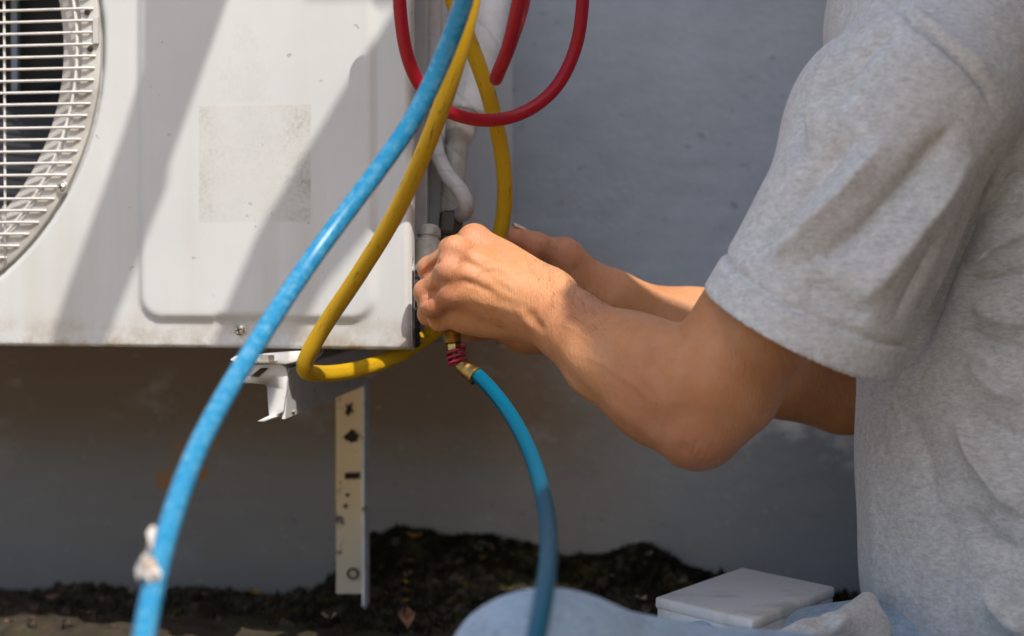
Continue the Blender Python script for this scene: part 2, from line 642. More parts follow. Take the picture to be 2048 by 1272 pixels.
# white plastic lid lying by the wall
LIDM = plain('white_plastic', (0.72, 0.73, 0.72), 0.45, var=0.06, scale=8, dirt=(0.32, 0.30, 0.26), dscale=10, dlo=0.55, dhi=0.8)
zt = 0.052
a_, b_, c_ = onZ(1312, 1203, zt), onZ(1483, 1143, zt), onZ(1668, 1182, zt)
d_ = a_ + c_ - b_
bm = bmesh.new()
dn = np.array([0, 0, -0.045])
prism(bm, [a_, b_, c_, d_], [a_ + dn, b_ + dn, c_ + dn, d_ + dn])
t_ = thing('plastic_box', 'white plastic box lying on the soil by the wall behind the jeans', 'box', (b_ + d_) / 2 - [0, 0, zt])
lid = bmobj('box_body', bm, LIDM, t_, True, 0.006, 3)
bm = bmesh.new()
cc = (b_ + d_) / 2
ring = [cc + (p - cc) * 1.015 for p in (a_, b_, c_, d_)]
prism(bm, [p + [0, 0, 0.004] for p in ring], [p + [0, 0, -0.006] for p in ring])
bmobj('lid', bm, LIDM, t_, True, 0.0045, 4)

# ------------------------------------------------------------------ outdoor unit
PAINT = None


def paint_mat():
    t = NT('unit_paint')
    P = t.co('Object')
    x, y, z = t.xyz(P)
    c = t.ramp(t.noise(6, 6, 0.6), [(0.3, (0.50, 0.51, 0.505)), (0.7, (0.57, 0.575, 0.565))])
    # grime low on the panel and vertical runs
    runs = t.ramp(t.noise(30, 5, 0.6, t.mapping(P, (1, 1, 0.06))), [(0.45, 0.0), (0.8, 1.0)])
    zb = t.math('SUBTRACT', z, ZB)
    c = t.mix(t.math('MULTIPLY', runs, t.ramp(zb, [(0.0, 0.5), (0.25, 0.12)])), c, (0.40, 0.37, 0.31))
    c = t.mix(t.math('MULTIPLY', t.ramp(t.noise(26, 7, 0.7), [(0.42, 0.0), (0.6, 1.0)]), t.ramp(zb, [(0.0, 1.0), (0.010, 0.6), (0.03, 0.0)])), c, (0.30, 0.22, 0.13))
    # chips and specks
    sp = t.ramp(t.noise(95, 3, 0.5), [(0.72, 0.0), (0.75, 1.0)])
    c = t.mix(t.math('MULTIPLY', sp, 0.5), c, (0.22, 0.19, 0.15))
    # glue left where a rating sticker was torn away
    L, R_ = onY(400, 300, 0)[0], onY(627, 300, 0)[0]
    T_, B_ = onY(500, 20, 0)[2], onY(500, 446, 0)[2]
    T2 = onY(500, 210, 0)[2]
    e = 0.0016

    def step(v, edge, sgn):
        return t.math('MULTIPLY', t.math('SUBTRACT', v, edge), sgn / e, clamp=False)

    def box(l, r, b, tp):
        m = t.math('MINIMUM', step(x, l, 1), step(x, r, -1))
        m = t.math('MINIMUM', m, step(z, b, 1))
        m = t.math('MINIMUM', m, step(z, tp, -1))
        return t.math('MULTIPLY', m, 1.0, clamp=True)
    jag = t.math('MULTIPLY', t.math('SUBTRACT', t.noise(45, 5, 0.75), 0.5), 0.05)
    m1 = box(L, R_, B_, T2)
    # upper remnant narrows upwards
    cx = (L + R_) / 2 - 0.008
    wd = t.ramp(zb, [(0.0, 0.0), (1.0, 1.0)])
    half = t.math('MULTIPLY', t.math('SUBTRACT', T_ + 0.03, z), 0.24)
    dx = t.math('ABSOLUTE', t.math('SUBTRACT', x, cx))
    m2 = t.math('MULTIPLY', t.math('SUBTRACT', t.math('ADD', half, jag), dx), 1 / 0.004, clamp=True)
    m2 = t.math('MULTIPLY', m2, t.math('MULTIPLY', t.math('SUBTRACT', z, T2), 1 / 0.004, clamp=True))
    m2 = t.math('MULTIPLY', m2, t.math('MULTIPLY', t.math('SUBTRACT', T_, z), 1 / 0.02, clamp=True))
    front = t.math('LESS_THAN', y, 0.0035)
    m = t.math('MULTIPLY', t.math('MAXIMUM', m1, m2), front)
    grit = t.ramp(t.noise(260, 6, 0.8), [(0.42, 0.15), (0.62, 1.0)])
    blot = t.ramp(t.noise(32, 7, 0.72, t.mapping(P, (1, 1, 1), (1, 0, 0))), [(0.40, 0.15), (0.70, 1.0)])
    edge_ = t.ramp(dx, [(0.025, 0.35), (0.048, 1.0)])
    g = t.math('MULTIPLY', t.math('MULTIPLY', grit, blot), edge_)
    c = t.mix(t.math('MULTIPLY', t.math('MULTIPLY', m1, front), 0.3), c, (0.49, 0.48, 0.45))
    c = t.mix(t.math('MULTIPLY', t.math('MULTIPLY', m, g), 0.75), c, (0.21, 0.195, 0.165))
    n = t.bump(t.noise(700, 2, 0.5), 0.06, 0.0004)
    n = t.bump(t.noise(4, 3), 0.10, 0.004, n)
    ro = t.mix(m, t.ramp(t.noise(20, 5), [(0.3, 0.40), (0.7, 0.55)]), (0.8, 0.8, 0.8))
    return t.set(base=c, rough=ro, normal=n)


PAINT = paint_mat()
UH, UW, UD = 0.60, 0.86, 0.325
unit = thing('outdoor_unit', 'white steel air conditioner outdoor unit with round fan grille on a wall bracket', 'air conditioner', (-UW / 2, 0.15, ZB))
pa, pb = onY(197, 90, 0), onY(0, 537, 0)
k_ = ((pa[0] - pb[0]) ** 2 + (pb[2] - pa[2]) ** 2)
GR = k_ / (2 * (pa[0] - pb[0]))
GC = np.array([pa[0] - GR, 0, pa[2]])


def panel_y(x, z):
    """front surface depth, + is into the unit"""
    y = 0.0
    # raised service cover
    p0, p1 = onY(284, 636, 0), onY(748, 636, 0)
    cx, hw = (p0[0] + p1[0]) / 2, (p1[0] - p0[0]) / 2
    bot, top = p0[2], ZB + UH - 0.035
    cz, hz = (bot + top) / 2, (top - bot) / 2
    rad = 0.019
    qx, qz = abs(x - cx) - hw + rad, abs(z - cz) - hz + rad
    sd = math.hypot(max(qx, 0), max(qz, 0)) + min(max(qx, qz), 0) - rad
    t = min(1, max(0, (0.0035 - sd) / 0.0065))
    y -= 0.0042 * t * t * (3 - 2 * t)
    # pocket round the cover screw
    s = onY(478, 662, 0)
    bx, bz = (x - s[0] - 0.004), (z - s[2] + 0.004)
    d2 = max(abs(bx) - 0.022 - max(0, -bz) * 0.15, abs(bz) - 0.016)
    t = min(1, max(0, (0.004 - d2) / 0.006))
    y += 0.0022 * t * t * (3 - 2 * t)
    rr = math.hypot(x - s[0], z - s[2])
    t = min(1, max(0, (0.0085 - rr) / 0.004))
    y += 0.0022 * t * t * (3 - 2 * t)
    # fan opening
    r = math.hypot(x - GC[0], z - GC[2])
    t = min(1, max(0, (GR + 0.007 - r) / 0.0055))
    y += 0.009 * t * t * (3 - 2 * t)
    # rolled edges
    for d, rad in ((-x, 0.006), (z - ZB, 0.004), (UW + x, 0.006), (ZB + UH - z, 0.006)):
        if d < rad:
            y += rad - math.sqrt(max(0, rad * rad - (rad - d) ** 2))
    # slight dents
    y += 0.0006 * mnoise.noise(Vector((x * 9, 1.0, z * 9)))
    # folded corner at lower right
    y += 0.0025 * max(0, 1 - math.hypot((x + 0.0) / 0.012, (z - ZB) / 0.03))
    return y


px_ = np.unique(np.concatenate([np.arange(-UW, 0.0001, 0.003), -np.linspace(0, 0.006, 7), -UW + np.linspace(0, 0.006, 5)]).round(5))
pz_ = np.unique(np.concatenate([np.arange(0, UH + .0001, 0.003), np.linspace(0, 0.004, 6), UH - np.linspace(0, 0.006, 5)]).round(5)) + ZB
V, Fc = [], []
for z in pz_:
    for x in px_:
        V.append((x, panel_y(x, z), z))
nx = len(px_)
for j in range(len(pz_) - 1):
    for i in range(nx - 1):
        x, z = (px_[i] + px_[i + 1]) / 2, (pz_[j] + pz_[j + 1]) / 2
        if math.hypot(x - GC[0], z - GC[2]) > GR - 0.012:
            Fc.append((j * nx + i, j * nx + i + 1, (j + 1) * nx + i + 1, (j + 1) * nx + i))
# flange wrapping round the right edge with a bent, uneven lip
nz = len(pz_)
b0 = len(V)
prof = [(0.0, 0.006), (0.0, 0.013), (-0.001, 0.017), (-0.006, 0.0185), (-0.012, 0.018)]
for j, z in enumerate(pz_):
    wob = 0.0012 * mnoise.noise(Vector((0, 0, z * 22)))
    for (dx, dy) in prof:
        V.append((dx + wob * (dy > 0.01), dy + 0.001 * mnoise.noise(Vector((4, 2, z * 30))), z))
m = len(prof)
for j in range(nz - 1):
    Fc.append((j * nx + nx - 1, b0 + j * m, b0 + (j + 1) * m, (j + 1) * nx + nx - 1))
    for i in range(m - 1):
        Fc.append((b0 + j * m + i, b0 + j * m + i + 1, b0 + (j + 1) * m + i + 1, b0 + (j + 1) * m + i))
front = mesh('front_panel', V, Fc, PAINT, unit)

DARKM = plain('dark_interior', (0.012, 0.011, 0.012), 0.7, var=0.3)
SIDEP = plain('side_paint', (0.50, 0.52, 0.54), 0.5, var=0.06, scale=9, dirt=(0.30, 0.28, 0.25), dscale=9, dlo=0.5, dhi=0.8, bump=0.05)
EDGEM = plain('grimy_edge', (0.34, 0.32, 0.29), 0.6, var=0.25, scale=60, dirt=(0.05, 0.04, 0.03), dscale=45, dlo=0.5, dhi=0.65)
# body shell behind the front panel
bm = bmesh.new()
addbox(bm, -0.034, 0.0, 0.098, UD, ZB + 0.003, ZB + UH)          # rear part of the right side
bmobj('side_panel', bm, SIDEP, unit, False, 0.003, 2)
bm = bmesh.new()
addbox(bm, -0.042, -0.036, 0.02, 0.096, ZB + 0.006, ZB + UH - 0.01)
bmobj('valve_recess', bm, SIDEP, unit)
bm = bmesh.new()
addbox(bm, -UW + 0.004, -0.001, 0.0195, UD - 0.002, ZB + 0.0035, ZB + 0.0055)
bmobj('base_pan', bm, EDGEM, unit)
bm = bmesh.new()
addbox(bm, -UW + 0.002, -0.036, 0.02, UD, ZB + UH - 0.006, ZB + UH - 0.002)
addbox(bm, -UW + 0.001, -UW + 0.005, 0.02, UD - .001, ZB + 0.006, ZB + UH - 0.008)
addbox(bm, -UW + 0.006, -0.044, UD - 0.012, UD - 0.004, ZB + 0.006, ZB + UH - 0.008)
bmobj('casing', bm, SIDEP, unit)
# raised ribs of the stop-valve plate seen edge-on beside the front panel
for (x0, y0, w, nm) in ((-0.012, 0.030, 0.004, 'side_rib'), (-0.018, 0.052, 0.010, 'side_rib'), (-0.010, 0.080, 0.006, 'side_rib')):
    bm = bmesh.new()
    addbox(bm, -0.0362, x0, y0, y0 + w, ZB + 0.012, ZB + UH - 0.02)
    bmobj(nm, bm, EDGEM if y0 < 0.04 else SIDEP, unit, False, 0.0012, 2)
# black rubber seal poking out at the bottom corner
bp = [np.array([-0.002 + 0.002 * math.sin(i), 0.020 + 0.002 * math.cos(i * 1.7), ZB + 0.002 + i * 0.008]) for i in range(9)]
tube('edge_seal', smooth_path(catmull(bp, 5), 1), [0.0022 + 0.0014 * abs(math.sin(i * 0.9)) for i in range(41)], DARKM, unit, 8)

# fan shroud, grille ring and wires
CREAM = plain('grille_plastic', (0.47, 0.455, 0.43), 0.5, var=0.1, scale=18, dirt=(0.25, 0.22, 0.18), dscale=16, dlo=0.5, dhi=0.75)
WIRE = plain('grille_wire_paint', (0.62, 0.60, 0.57), 0.4, var=0.1, scale=50, dirt=(0.3, 0.22, 0.15), dscale=60, dlo=0.62, dhi=0.75)


def revolve_y(name, prof, mat, parent, seg=160, a0=0, a1=2 * math.pi):
    """profile [(radius, y)] turned about the fan axis"""
    V, Fc = [], []
    n = len(prof)
    for k in range(seg + 1):
        a = a0 + (a1 - a0) * k / seg
        for r, y in prof:
            V.append((GC[0] + r * math.cos(a), y, GC[2] + r * math.sin(a)))
    for k in range(seg):
        for i in range(n - 1):
            Fc.append((k * n + i, k * n + i + 1, (k + 1) * n + i + 1, (k + 1) * n + i))
    o = mesh(name, V, Fc, mat, parent)
    sharp(o, 35)
    return o


revolve_y('grille_ring', [(GR + 0.0005, 0.010), (GR + 0.0005, 0.0032), (GR - 0.001, 0.0022), (GR - 0.016, 0.0022), (GR - 0.017, 0.005), (GR - 0.0185, 0.006), (GR - 0.0185, 0.012)], CREAM, unit)
revolve_y('shroud', [(GR - 0.0185, 0.010), (GR - 0.022, 0.012), (GR - 0.041, 0.018), (GR - 0.0425, 0.021), (GR - 0.0425, 0.12), (GR - 0.05, 0.1201)], CREAM, unit)
revolve_y('hoop_wire', [(GR - 0.020 + 0.0014 * math.cos(a), 0.0005 + 0.0014 * math.sin(a)) for a in np.linspace(0, 2 * math.pi, 9)], WIRE, unit)
bm = bmesh.new()
addbox(bm, -UW + 0.006, -0.044, 0.135, 0.137, ZB + 0.008, ZB + UH - 0.01)
bmobj('fan_backing', bm, DARKM, unit)
z0 = onY(60, 44, 0)[2]
zstep = onY(60, 44, 0)[2] - onY(60, 67.6, 0)[2]
first = None
for i in range(-10, 40):
    z = z0 - i * zstep
    h = GR - 0.0035 if i % 2 else GR - 0.004
    dz = z - GC[2]
    if abs(dz) > h - 0.004:
        continue
    w = math.sqrt(h * h - dz * dz)
    path = [(GC[0] - w, 0.002, z), (GC[0] - w + 0.006, -0.0006, z)] + [(GC[0] + u * (w - 0.012), -0.0006, z) for u in np.linspace(-0.96, 0.96, 9)] + [(GC[0] + w - 0.006, -0.0006, z), (GC[0] + w, 0.002, z)]
    tube('grille_wire', np.array(path), 0.00115, WIRE, unit, 8)
p = onY(8, 300, 0)
for ang in (-0.62,):
    pass
tube('support_wire', np.array([(p[0], 0.0016, GC[2] + s) for s in np.linspace(-0.19, 0.19, 6)]), 0.0012, WIRE, unit, 8)
# clip tab, dark slots and faint moulded bosses on the ring
bm = bmesh.new()
a, b = onY(186, 34, 0), onY(196, 88, 0)
addbox(bm, a[0], b[0] + 0.0005, -0.0012, 0.0022, b[2], a[2])
bmobj('ring_clip', bm, CREAM, unit, False, 0.0008, 2)
for (u, v, r) in ((174, 25, 0.0024), (180, 98, 0.0024)):
    c = onY(u, v, 0.001)
    lathe('ring_hole', c + [0, 0.0015, 0], c + [0, -0.0014, 0], [(0, r), (0.0022, r), (0.0026, r * 0.8)], DARKM, unit, 16)
for (u, v) in ((179, 128), (155, 298)):
    c = onY(u, v, 0.001)
    lathe('ring_boss', c + [0, 0.003, 0], c, [(0, 0.0026), (0.0014, 0.0026), (0.0019, 0.0020)], CREAM, unit, 16)
STEEL = plain('zinc_steel', (0.55, 0.53, 0.48), 0.35, metal=0.9, var=0.15, scale=90, dirt=(0.22, 0.15, 0.08), dscale=70, dlo=0.55, dhi=0.7)
RUST = plain('rust_spot', (0.16, 0.08, 0.03), 0.85, var=0.4, scale=200)


def screw(c, r, parent):
    c = np.asarray(c)
    s = lathe('screw', c + [0, 0.003, 0], c + [0, -0.004, 0], [(0, r * 1.42), (0.0024, r * 1.42), (0.003, r * 1.3), (0.003, r), (0.0044, r * 0.93), (0.0055, r * 0.62)], STEEL, parent, 24)
    bm = bmesh.new()
    for rot in (0.3, 0.3 + math.pi / 2):
        q = [bm.verts.new((c[0] + math.cos(rot) * sx * r * 0.55 - math.sin(rot) * sz * r * 0.11, c[1] + yy, c[2] + math.sin(rot) * sx * r * 0.55 + math.cos(rot) * sz * r * 0.11)) for yy in (-0.0028 - 0.00005 * (rot > 1), 0.001) for sx, sz in ((-1, -1), (1, -1), (1, 1), (-1, 1))]
        for f in ((0, 1, 2, 3), (4, 7, 6, 5), (0, 4, 5, 1), (1, 5, 6, 2), (2, 6, 7, 3), (3, 7, 4, 0)):
            bm.faces.new([q[i] for i in f])
    x = bmobj('cross_slot', bm, DARKM, s)
    return s


screw(onY(479, 660, 0.0035), 0.0048, unit)
sc_ = screw(onY(123, 375, 0.001), 0.0040, unit)
# fan: hub and blades behind the grille
BLADE = plain('fan_blade', (0.016, 0.014, 0.017), 0.5, var=0.15, scale=20)
hub = lathe('fan_hub', (GC[0], 0.115, GC[2]), (GC[0], 0.05, GC[2]), [(0, 0.055), (0.04, 0.055), (0.05, 0.048), (0.055, 0.03)], BLADE, unit, 32)
for k in range(3):
    V, Fc = [], []
    for i in range(12):
        r = 0.05 + (GR - 0.095) * i / 11
        for j in range(8):
            u = j / 7
            a = -0.95 + k * 2.0944 + (u - 0.5) * (0.9 + 0.5 * i / 11) + 0.25 * i / 11
            V.append((GC[0] + r * math.cos(a), 0.07 + 0.045 * u - 0.01 * math.sin(u * 3.14), GC[2] + r * math.sin(a)))
    for i in range(11):
        for j in range(7):
            Fc.append((i * 8 + j, i * 8 + j + 1, (i + 1) * 8 + j + 1, (i + 1) * 8 + j))
    bl_ = mesh('fan_blade', V, Fc, BLADE, unit)
    md = bl_.modifiers.new('thickness', 'SOLIDIFY')
    md.thickness = 0.002
# bluish motor strut behind the wires at far left
STRUT = plain('motor_strut', (0.20, 0.24, 0.28), 0.4, var=0.1)
a, b = onY(12, 100, 0.1), onY(22, 480, 0.1)
bm = bmesh.new()
addbox(bm, a[0] - 0.004, a[0] + 0.002, 0.118, 0.124, b[2], GC[2] + 0.2)
bmobj('motor_strut', bm, STRUT, unit)
PALE = plain('pale_bracket', (0.45, 0.44, 0.41), 0.5, var=0.1)
bm = bmesh.new()
q0 = [onY(u, v, 0.035) for u, v in ((-30, 505), (5, 410), (48, 440), (10, 520))]
q1 = [p + [0, 0.006, 0] for p in q0]
prism(bm, q0, q1)
bmobj('shroud_bracket', bm, PALE, unit, False, 0.001, 1)

# service valves and flare nut on the side
VALVE = plain('valve_white', (0.50, 0.50, 0.47), 0.5, var=0.12, scale=40, dirt=(0.2, 0.18, 0.15), dscale=40, dlo=0.5, dhi=0.7)
NUTM = plain('dark_brass_nut', (0.10, 0.085, 0.065), 0.45, metal=0.6, var=0.25, scale=60)
BRASS = plain('brass', (0.50, 0.33, 0.11), 0.34, metal=1.0, var=0.22, scale=80, dirt=(0.16, 0.09, 0.04), dscale=60, dlo=0.52, dhi=0.72)
va, vb = W(860, 450, 2.045), W(850, 560, 2.035)
lathe('service_valve', va, vb, [(0, 0.004), (0.001, 0.0075), (0.004, 0.0095), (0.010, 0.0102), (0.011, 0.0088), (0.0135, 0.0088), (0.0145, 0.0115), (0.018, 0.0122), (0.034, 0.0122), (0.046, 0.0112)], VALVE, unit, 20)
vs0 = W(850, 500, 2.045)
lathe('valve_stem', vs0, np.array([-0.036, vs0[1] + 0.002, vs0[2]]), [(0, 0.0085), (0.02, 0.0085), (0.04, 0.012)], VALVE, unit, 18)
lathe('flare_nut', W(904, 424, 2.075), W(898, 490, 2.07), [(0, 0.0078), (0.002, 0.0108), (0.018, 0.0108), (0.021, 0.0098), (0.022, 0.008), (0.032, 0.008)], NUTM, unit, 6, False)
lathe('stop_valve', W(898, 488, 2.07), W(896, 600, 2.06), [(0, 0.009), (0.004, 0.012), (0.03, 0.012), (0.034, 0.008), (0.05, 0.008)], BRASS, unit, 18)
sv = W(897, 530, 2.068)
lathe('valve_stem', sv, np.array([-0.02, sv[1] + 0.002, sv[2]]), [(0, 0.009), (0.03, 0.009), (0.05, 0.016)], BRASS, unit, 18)
# service port the gauge hose is screwed on
lathe('service_port', W(896, 590, 2.05), W(905, 648, 1.985), [(0, 0.006), (0.03, 0.006), (0.06, 0.0055), (0.075, 0.0048)], BRASS, unit, 16)
# drain stub at the rear corner
lathe('drain_stub', W(1012, 672, 2.31), W(1012, 694, 2.31), [(0, 0.008), (0.004, 0.009), (0.008, 0.009), (0.0085, 0.006)], DARKM, unit, 18)
lathe('drain_ring', W(1012, 686, 2.305), W(1012, 694, 2.305), [(0, 0.0085), (0.002, 0.0098), (0.004, 0.0092)], PAINT, unit, 18)

# ------------------------------------------------------------------ wall bracket
BRK = plain('bracket_white', (0.66, 0.66, 0.65), 0.4, var=0.08, scale=30, dirt=(0.34, 0.28, 0.20), dscale=40, dlo=0.58, dhi=0.75)


def upright_mat():
    t = NT('upright_cream')
    P = t.co('Object')
    c = t.ramp(t.noise(14, 5), [(0.3, (0.74, 0.55, 0.30)), (0.7, (0.82, 0.64, 0.40))])
    z = t.xyz(P)[2]
    c = t.mix(t.ramp(z, [(0.04, 1.0), (0.11, 0.0)]), c, (0.52, 0.47, 0.34))
    ch = t.ramp(t.noise(55, 6, 0.7), [(0.62, 0.0), (0.68, 1.0)])
    c = t.mix(ch, c, (0.09, 0.05, 0.03))
    return t.set(base=c, rough=0.6, normal=t.bump(t.noise(90, 4), 0.2, 0.001))


UPM = upright_mat()
brk = thing('wall_bracket', 'steel wall bracket carrying the unit, white arm and rusty cream upright', 'bracket', W(705, 1205, 2.27))
D_U = 2.29


def sheet(bm, pts, thick):
    """a flat outline given thickness along a vector"""
    prism(bm, pts, [p + thick for p in pts])


bm = bmesh.new()
dy = np.array([0.0, 0.003, 0])
f0, f1 = W(671, 690, D_U), W(726, 690, D_U)
base_z = ground_z(f0[0], 0.30) - 0.01
lo0, lo1 = f0.copy(), f1.copy()
lo0[2] = lo1[2] = W(700, 1190, D_U)[2]
sheet(bm, [f0, f1, lo1, lo0], dy)
up_face = bmobj('upright', bm, UPM, brk, False, 0.0008, 1)
bm = bmesh.new()
g0 = f1 + [0.0003, -0.006, 0]
g1 = lo1 + [0.0003, -0.006, -0.014]
w2 = np.array([0.0032, 0, 0])
prism(bm, [g0, g0 + w2, g1 + w2, g1], [g0 + [0, 0.014, 0], g0 + w2 + [0, 0.014, 0], g1 + w2 + [0, 0.014, 0.005], g1 + [0, 0.014, 0.005]])
bmobj('upright_flange', bm, plain('flange_grey', (0.58, 0.61, 0.63), 0.5, var=0.15, scale=40, dirt=(0.25, 0.13, 0.05), dscale=50, dlo=0.58, dhi=0.68), brk, False, 0.0006, 1)
HOLE = plain('rusty_hole', (0.035, 0.022, 0.014), 0.9, var=0.4, scale=100)


def hole(pts, nm='upright_hole'):
    bm = bmesh.new()
    o = np.array([0, -0.0008, 0])
    sheet(bm, [W(u, v, D_U) + o for u, v in pts], np.array([0, 0.0028, 0]))
    return bmobj(nm, bm, HOLE, up_face)


def blob(u, v, ru, rv, n=14, seed=0, k=0.25):
    r_ = random.Random(seed)
    return [(u + ru * math.cos(2 * math.pi * i / n) * r_.uniform(1 - k, 1 + k), v + rv * math.sin(2 * math.pi * i / n) * r_.uniform(1 - k, 1 + k)) for i in range(n)]


hole([(690, 826), (694, 818), (692, 808), (698, 812), (704, 804), (702, 816), (706, 826), (700, 822), (697, 832)])
hole(blob(703, 873, 13, 12, 16, 2))
hole([(690, 946), (718, 945), (718, 957), (690, 958)])
hole(blob(694, 990, 3, 3, 8, 5))
hole(blob(690, 1012, 3, 4, 8, 6))
rg = W(706, 1147, D_U)
V, Fc = [], []
for k in range(20):
    a = 2 * math.pi * k / 20
    for rr, yy in ((0.0042, 0), (0.0042, -0.0012), (0.0060, -0.0012), (0.0062, 0)):
        V.append((rg[0] + rr * math.cos(a), rg[1] + yy, rg[2] + rr * math.sin(a) * 0.9))
for k in range(20):
    for i in range(3):
        Fc.append((k * 4 + i, k * 4 + i + 1, ((k + 1) % 20) * 4 + i + 1, ((k + 1) % 20) * 4 + i))
mesh('washer', V, Fc, HOLE, brk)
# arm: channel with web, top flange and bottom lip, deeper at the front
th = np.array([0.0028, 0, 0])


def chan(name, f_top, f_bot, r_top, r_bot, t):
    bm = bmesh.new()
    prism(bm, [f_top, f_bot, f_bot + t, f_top + t], [r_top, r_bot, r_bot + t, r_top + t])
    return bmobj(name, bm, BRK, brk, False, 0.0007, 2)


fd, rd = 2.03, 2.285
ft, fb = W(566, 737, fd), W(540, 838, fd)
rtp, rb = W(733, 690, rd), W(722, 772, rd)
bm = bmesh.new()
# curved front edge of the web
n = 8
fr = [W(572 - 8 * (i / (n - 1)), 737 + 101 * i / (n - 1), fd) for i in range(n)]
rr_ = [rtp + (rb - rtp) * i / (n - 1) for i in range(n)]
a = [bm.verts.new(p) for p in fr]
b = [bm.verts.new(p + th) for p in fr]
c = [bm.verts.new(p) for p in rr_]
d = [bm.verts.new(p + th) for p in rr_]
for i in range(n - 1):
    bm.faces.new((a[i], a[i + 1], c[i + 1], c[i]))
    bm.faces.new((b[i + 1], b[i], d[i], d[i + 1]))
    bm.faces.new((a[i + 1], a[i], b[i], b[i + 1]))
    bm.faces.new((c[i], c[i + 1], d[i + 1], d[i]))
bm.faces.new((a[0], c[0], d[0], b[0]))
bm.faces.new((a[-1], b[-1], d[-1], c[-1]))
bmobj('arm_web', bm, BRK, brk)
# broad white folded nose of the arm
bm = bmesh.new()
nose = [(480, 766), (499, 729), (560, 728), (572, 735), (575, 750), (572, 780), (566, 824), (549, 833), (537, 832), (536, 774), (531, 767)]
P0 = [W(u, v, fd - 0.004) for u, v in nose]
sheet(bm, P0, np.array([0.0004, 0.003, 0]))
bmobj('arm_nose', bm, BRK, brk, True, 0.0009, 2)
bm = bmesh.new()
l0 = [W(u, v, fd - 0.008) for u, v in ((513, 843), (536, 832), (550, 834), (528, 844))]
sheet(bm, l0, np.array([0.012, 0.06, 0.006]) * 0.6)
bmobj('arm_lip', bm, BRK, brk, True, 0.0006, 1)
bm = bmesh.new()
tf = [W(490, 762, fd), W(566, 737, fd), rtp + [0, 0, 0.0], rtp + [-0.035, 0, -0.0]]
sheet(bm, tf, np.array([0, 0, -0.0025]))
bmobj('arm_top_flange', bm, BRK, brk, False, 0.0006, 1)
bm = bmesh.new()
sl_ = [W(u, v, fd - 0.0062) for u, v in ((500, 753), (522, 736), (536, 736), (516, 754))]
sheet(bm, sl_, np.array([0, 0.002, 0]))
bmobj('arm_slot', bm, HOLE, brk)
# foot plate under the unit with its hex bolt
bm = bmesh.new()
ft_ = [(458, 720), (470, 712), (520, 708), (560, 704), (606, 702), (606, 710), (592, 724), (570, 729), (530, 727), (470, 726)]
sheet(bm, [W(u, v, fd - 0.012) for u, v in ft_], np.array([0.002, 0.045, 0.0]))
bmobj('foot_plate', bm, BRK, brk, True, 0.0012, 2)
bc = W(533, 716, fd - 0.014)
bt = lathe('hex_bolt', bc + [0, 0.001, -0.0035], bc + [0, 0.001, 0.006], [(0, 0.0092), (0.0012, 0.0092), (0.0014, 0.0066), (0.0056, 0.0066), (0.0064, 0.0055)], STEEL, brk, 6, False)
nb = W(741, 741, D_U - 0.01)
lathe('arm_nut', nb + [0.004, 0.0, 0], nb + [-0.006, 0, 0], [(0, 0.005), (0.0015, 0.0068), (0.006, 0.0068), (0.008, 0.009)], BRK, brk, 6, False)

# ------------------------------------------------------------------ hoses and pipes
BLUE = hose_mat('blue_hose_skin', (0.014, 0.19, 0.37), (0.17, 0.38, 0.52), 0.25, 0.0, wornlo=0.46, wornhi=0.70, dirtlo=0.72)
BLUE2 = hose_mat('teal_hose_skin', (0.0005, 0.095, 0.165), (0.006, 0.13, 0.20), 0.34, 0.0, wornlo=0.55, wornhi=0.85, dirtlo=0.78)
BLUE2.node_tree.nodes['Principled BSDF'].inputs['Specular IOR Level'].default_value = 0.16
YEL = hose_mat('yellow_hose_skin', (0.92, 0.53, 0.006), (0.84, 0.53, 0.04), 0.42, 0.9, (0.13, 0.055, 0.015), 0.45, 0.75, 0.57)
RED = hose_mat('red_hose_skin', (0.30, 0.006, 0.016), (0.36, 0.025, 0.03), 0.38, 0.0, (0.10, 0.01, 0.01), 0.5, 0.85, 0.72)
CORD = plain('red_cord', (0.30, 0.008, 0.04), 0.4, var=0.2, scale=100)

bh = [(947, -200, 1.66), (945, -80, 1.68), (922, 20, 1.70), (880, 130, 1.72), (828, 235, 1.73), (762, 332, 1.73), (692, 425, 1.72), (622, 520, 1.70), (560, 612, 1.67), (497, 712, 1.63), (438, 812, 1.58), (388, 912, 1.53), (345, 1030, 1.48), (312, 1150, 1.44), (288, 1272, 1.40), (276, 1380, 1.36), (275, 1500, 1.33)]
o = tube('blue_hose', hose_path(bh), 0.0070, BLUE)
tag(o, 'thick light blue hose sweeping in front of the outdoor unit from top to lower left', 'hose')

yh = [(860, -190, 2.02), (884, -80, 2.02), (906, 0, 2.02), (940, 85, 2.03), (974, 180, 2.04), (999, 280, 2.06), (1010, 370, 2.07), (1004, 450, 2.075), (975, 545, 2.075), (925, 620, 2.065), (865, 666, 2.05), (795, 711, 2.03), (735, 734, 2.015), (680, 745, 2.003), (636, 747, 1.992), (610, 740, 1.975), (617, 708, 1.965), (655, 642, 1.95), (718, 548, 1.92), (790, 430, 1.88), (850, 300, 1.84), (895, 180, 1.81), (927, 70, 1.79), (950, -40, 1.78), (965, -190, 1.77)]
o = tube('yellow_hose', smooth_path(catmull([W(*p) for p in yh], 14), 6), 0.0069, YEL)
tag(o, 'worn yellow hose looping under the unit and back up behind the hand', 'hose')

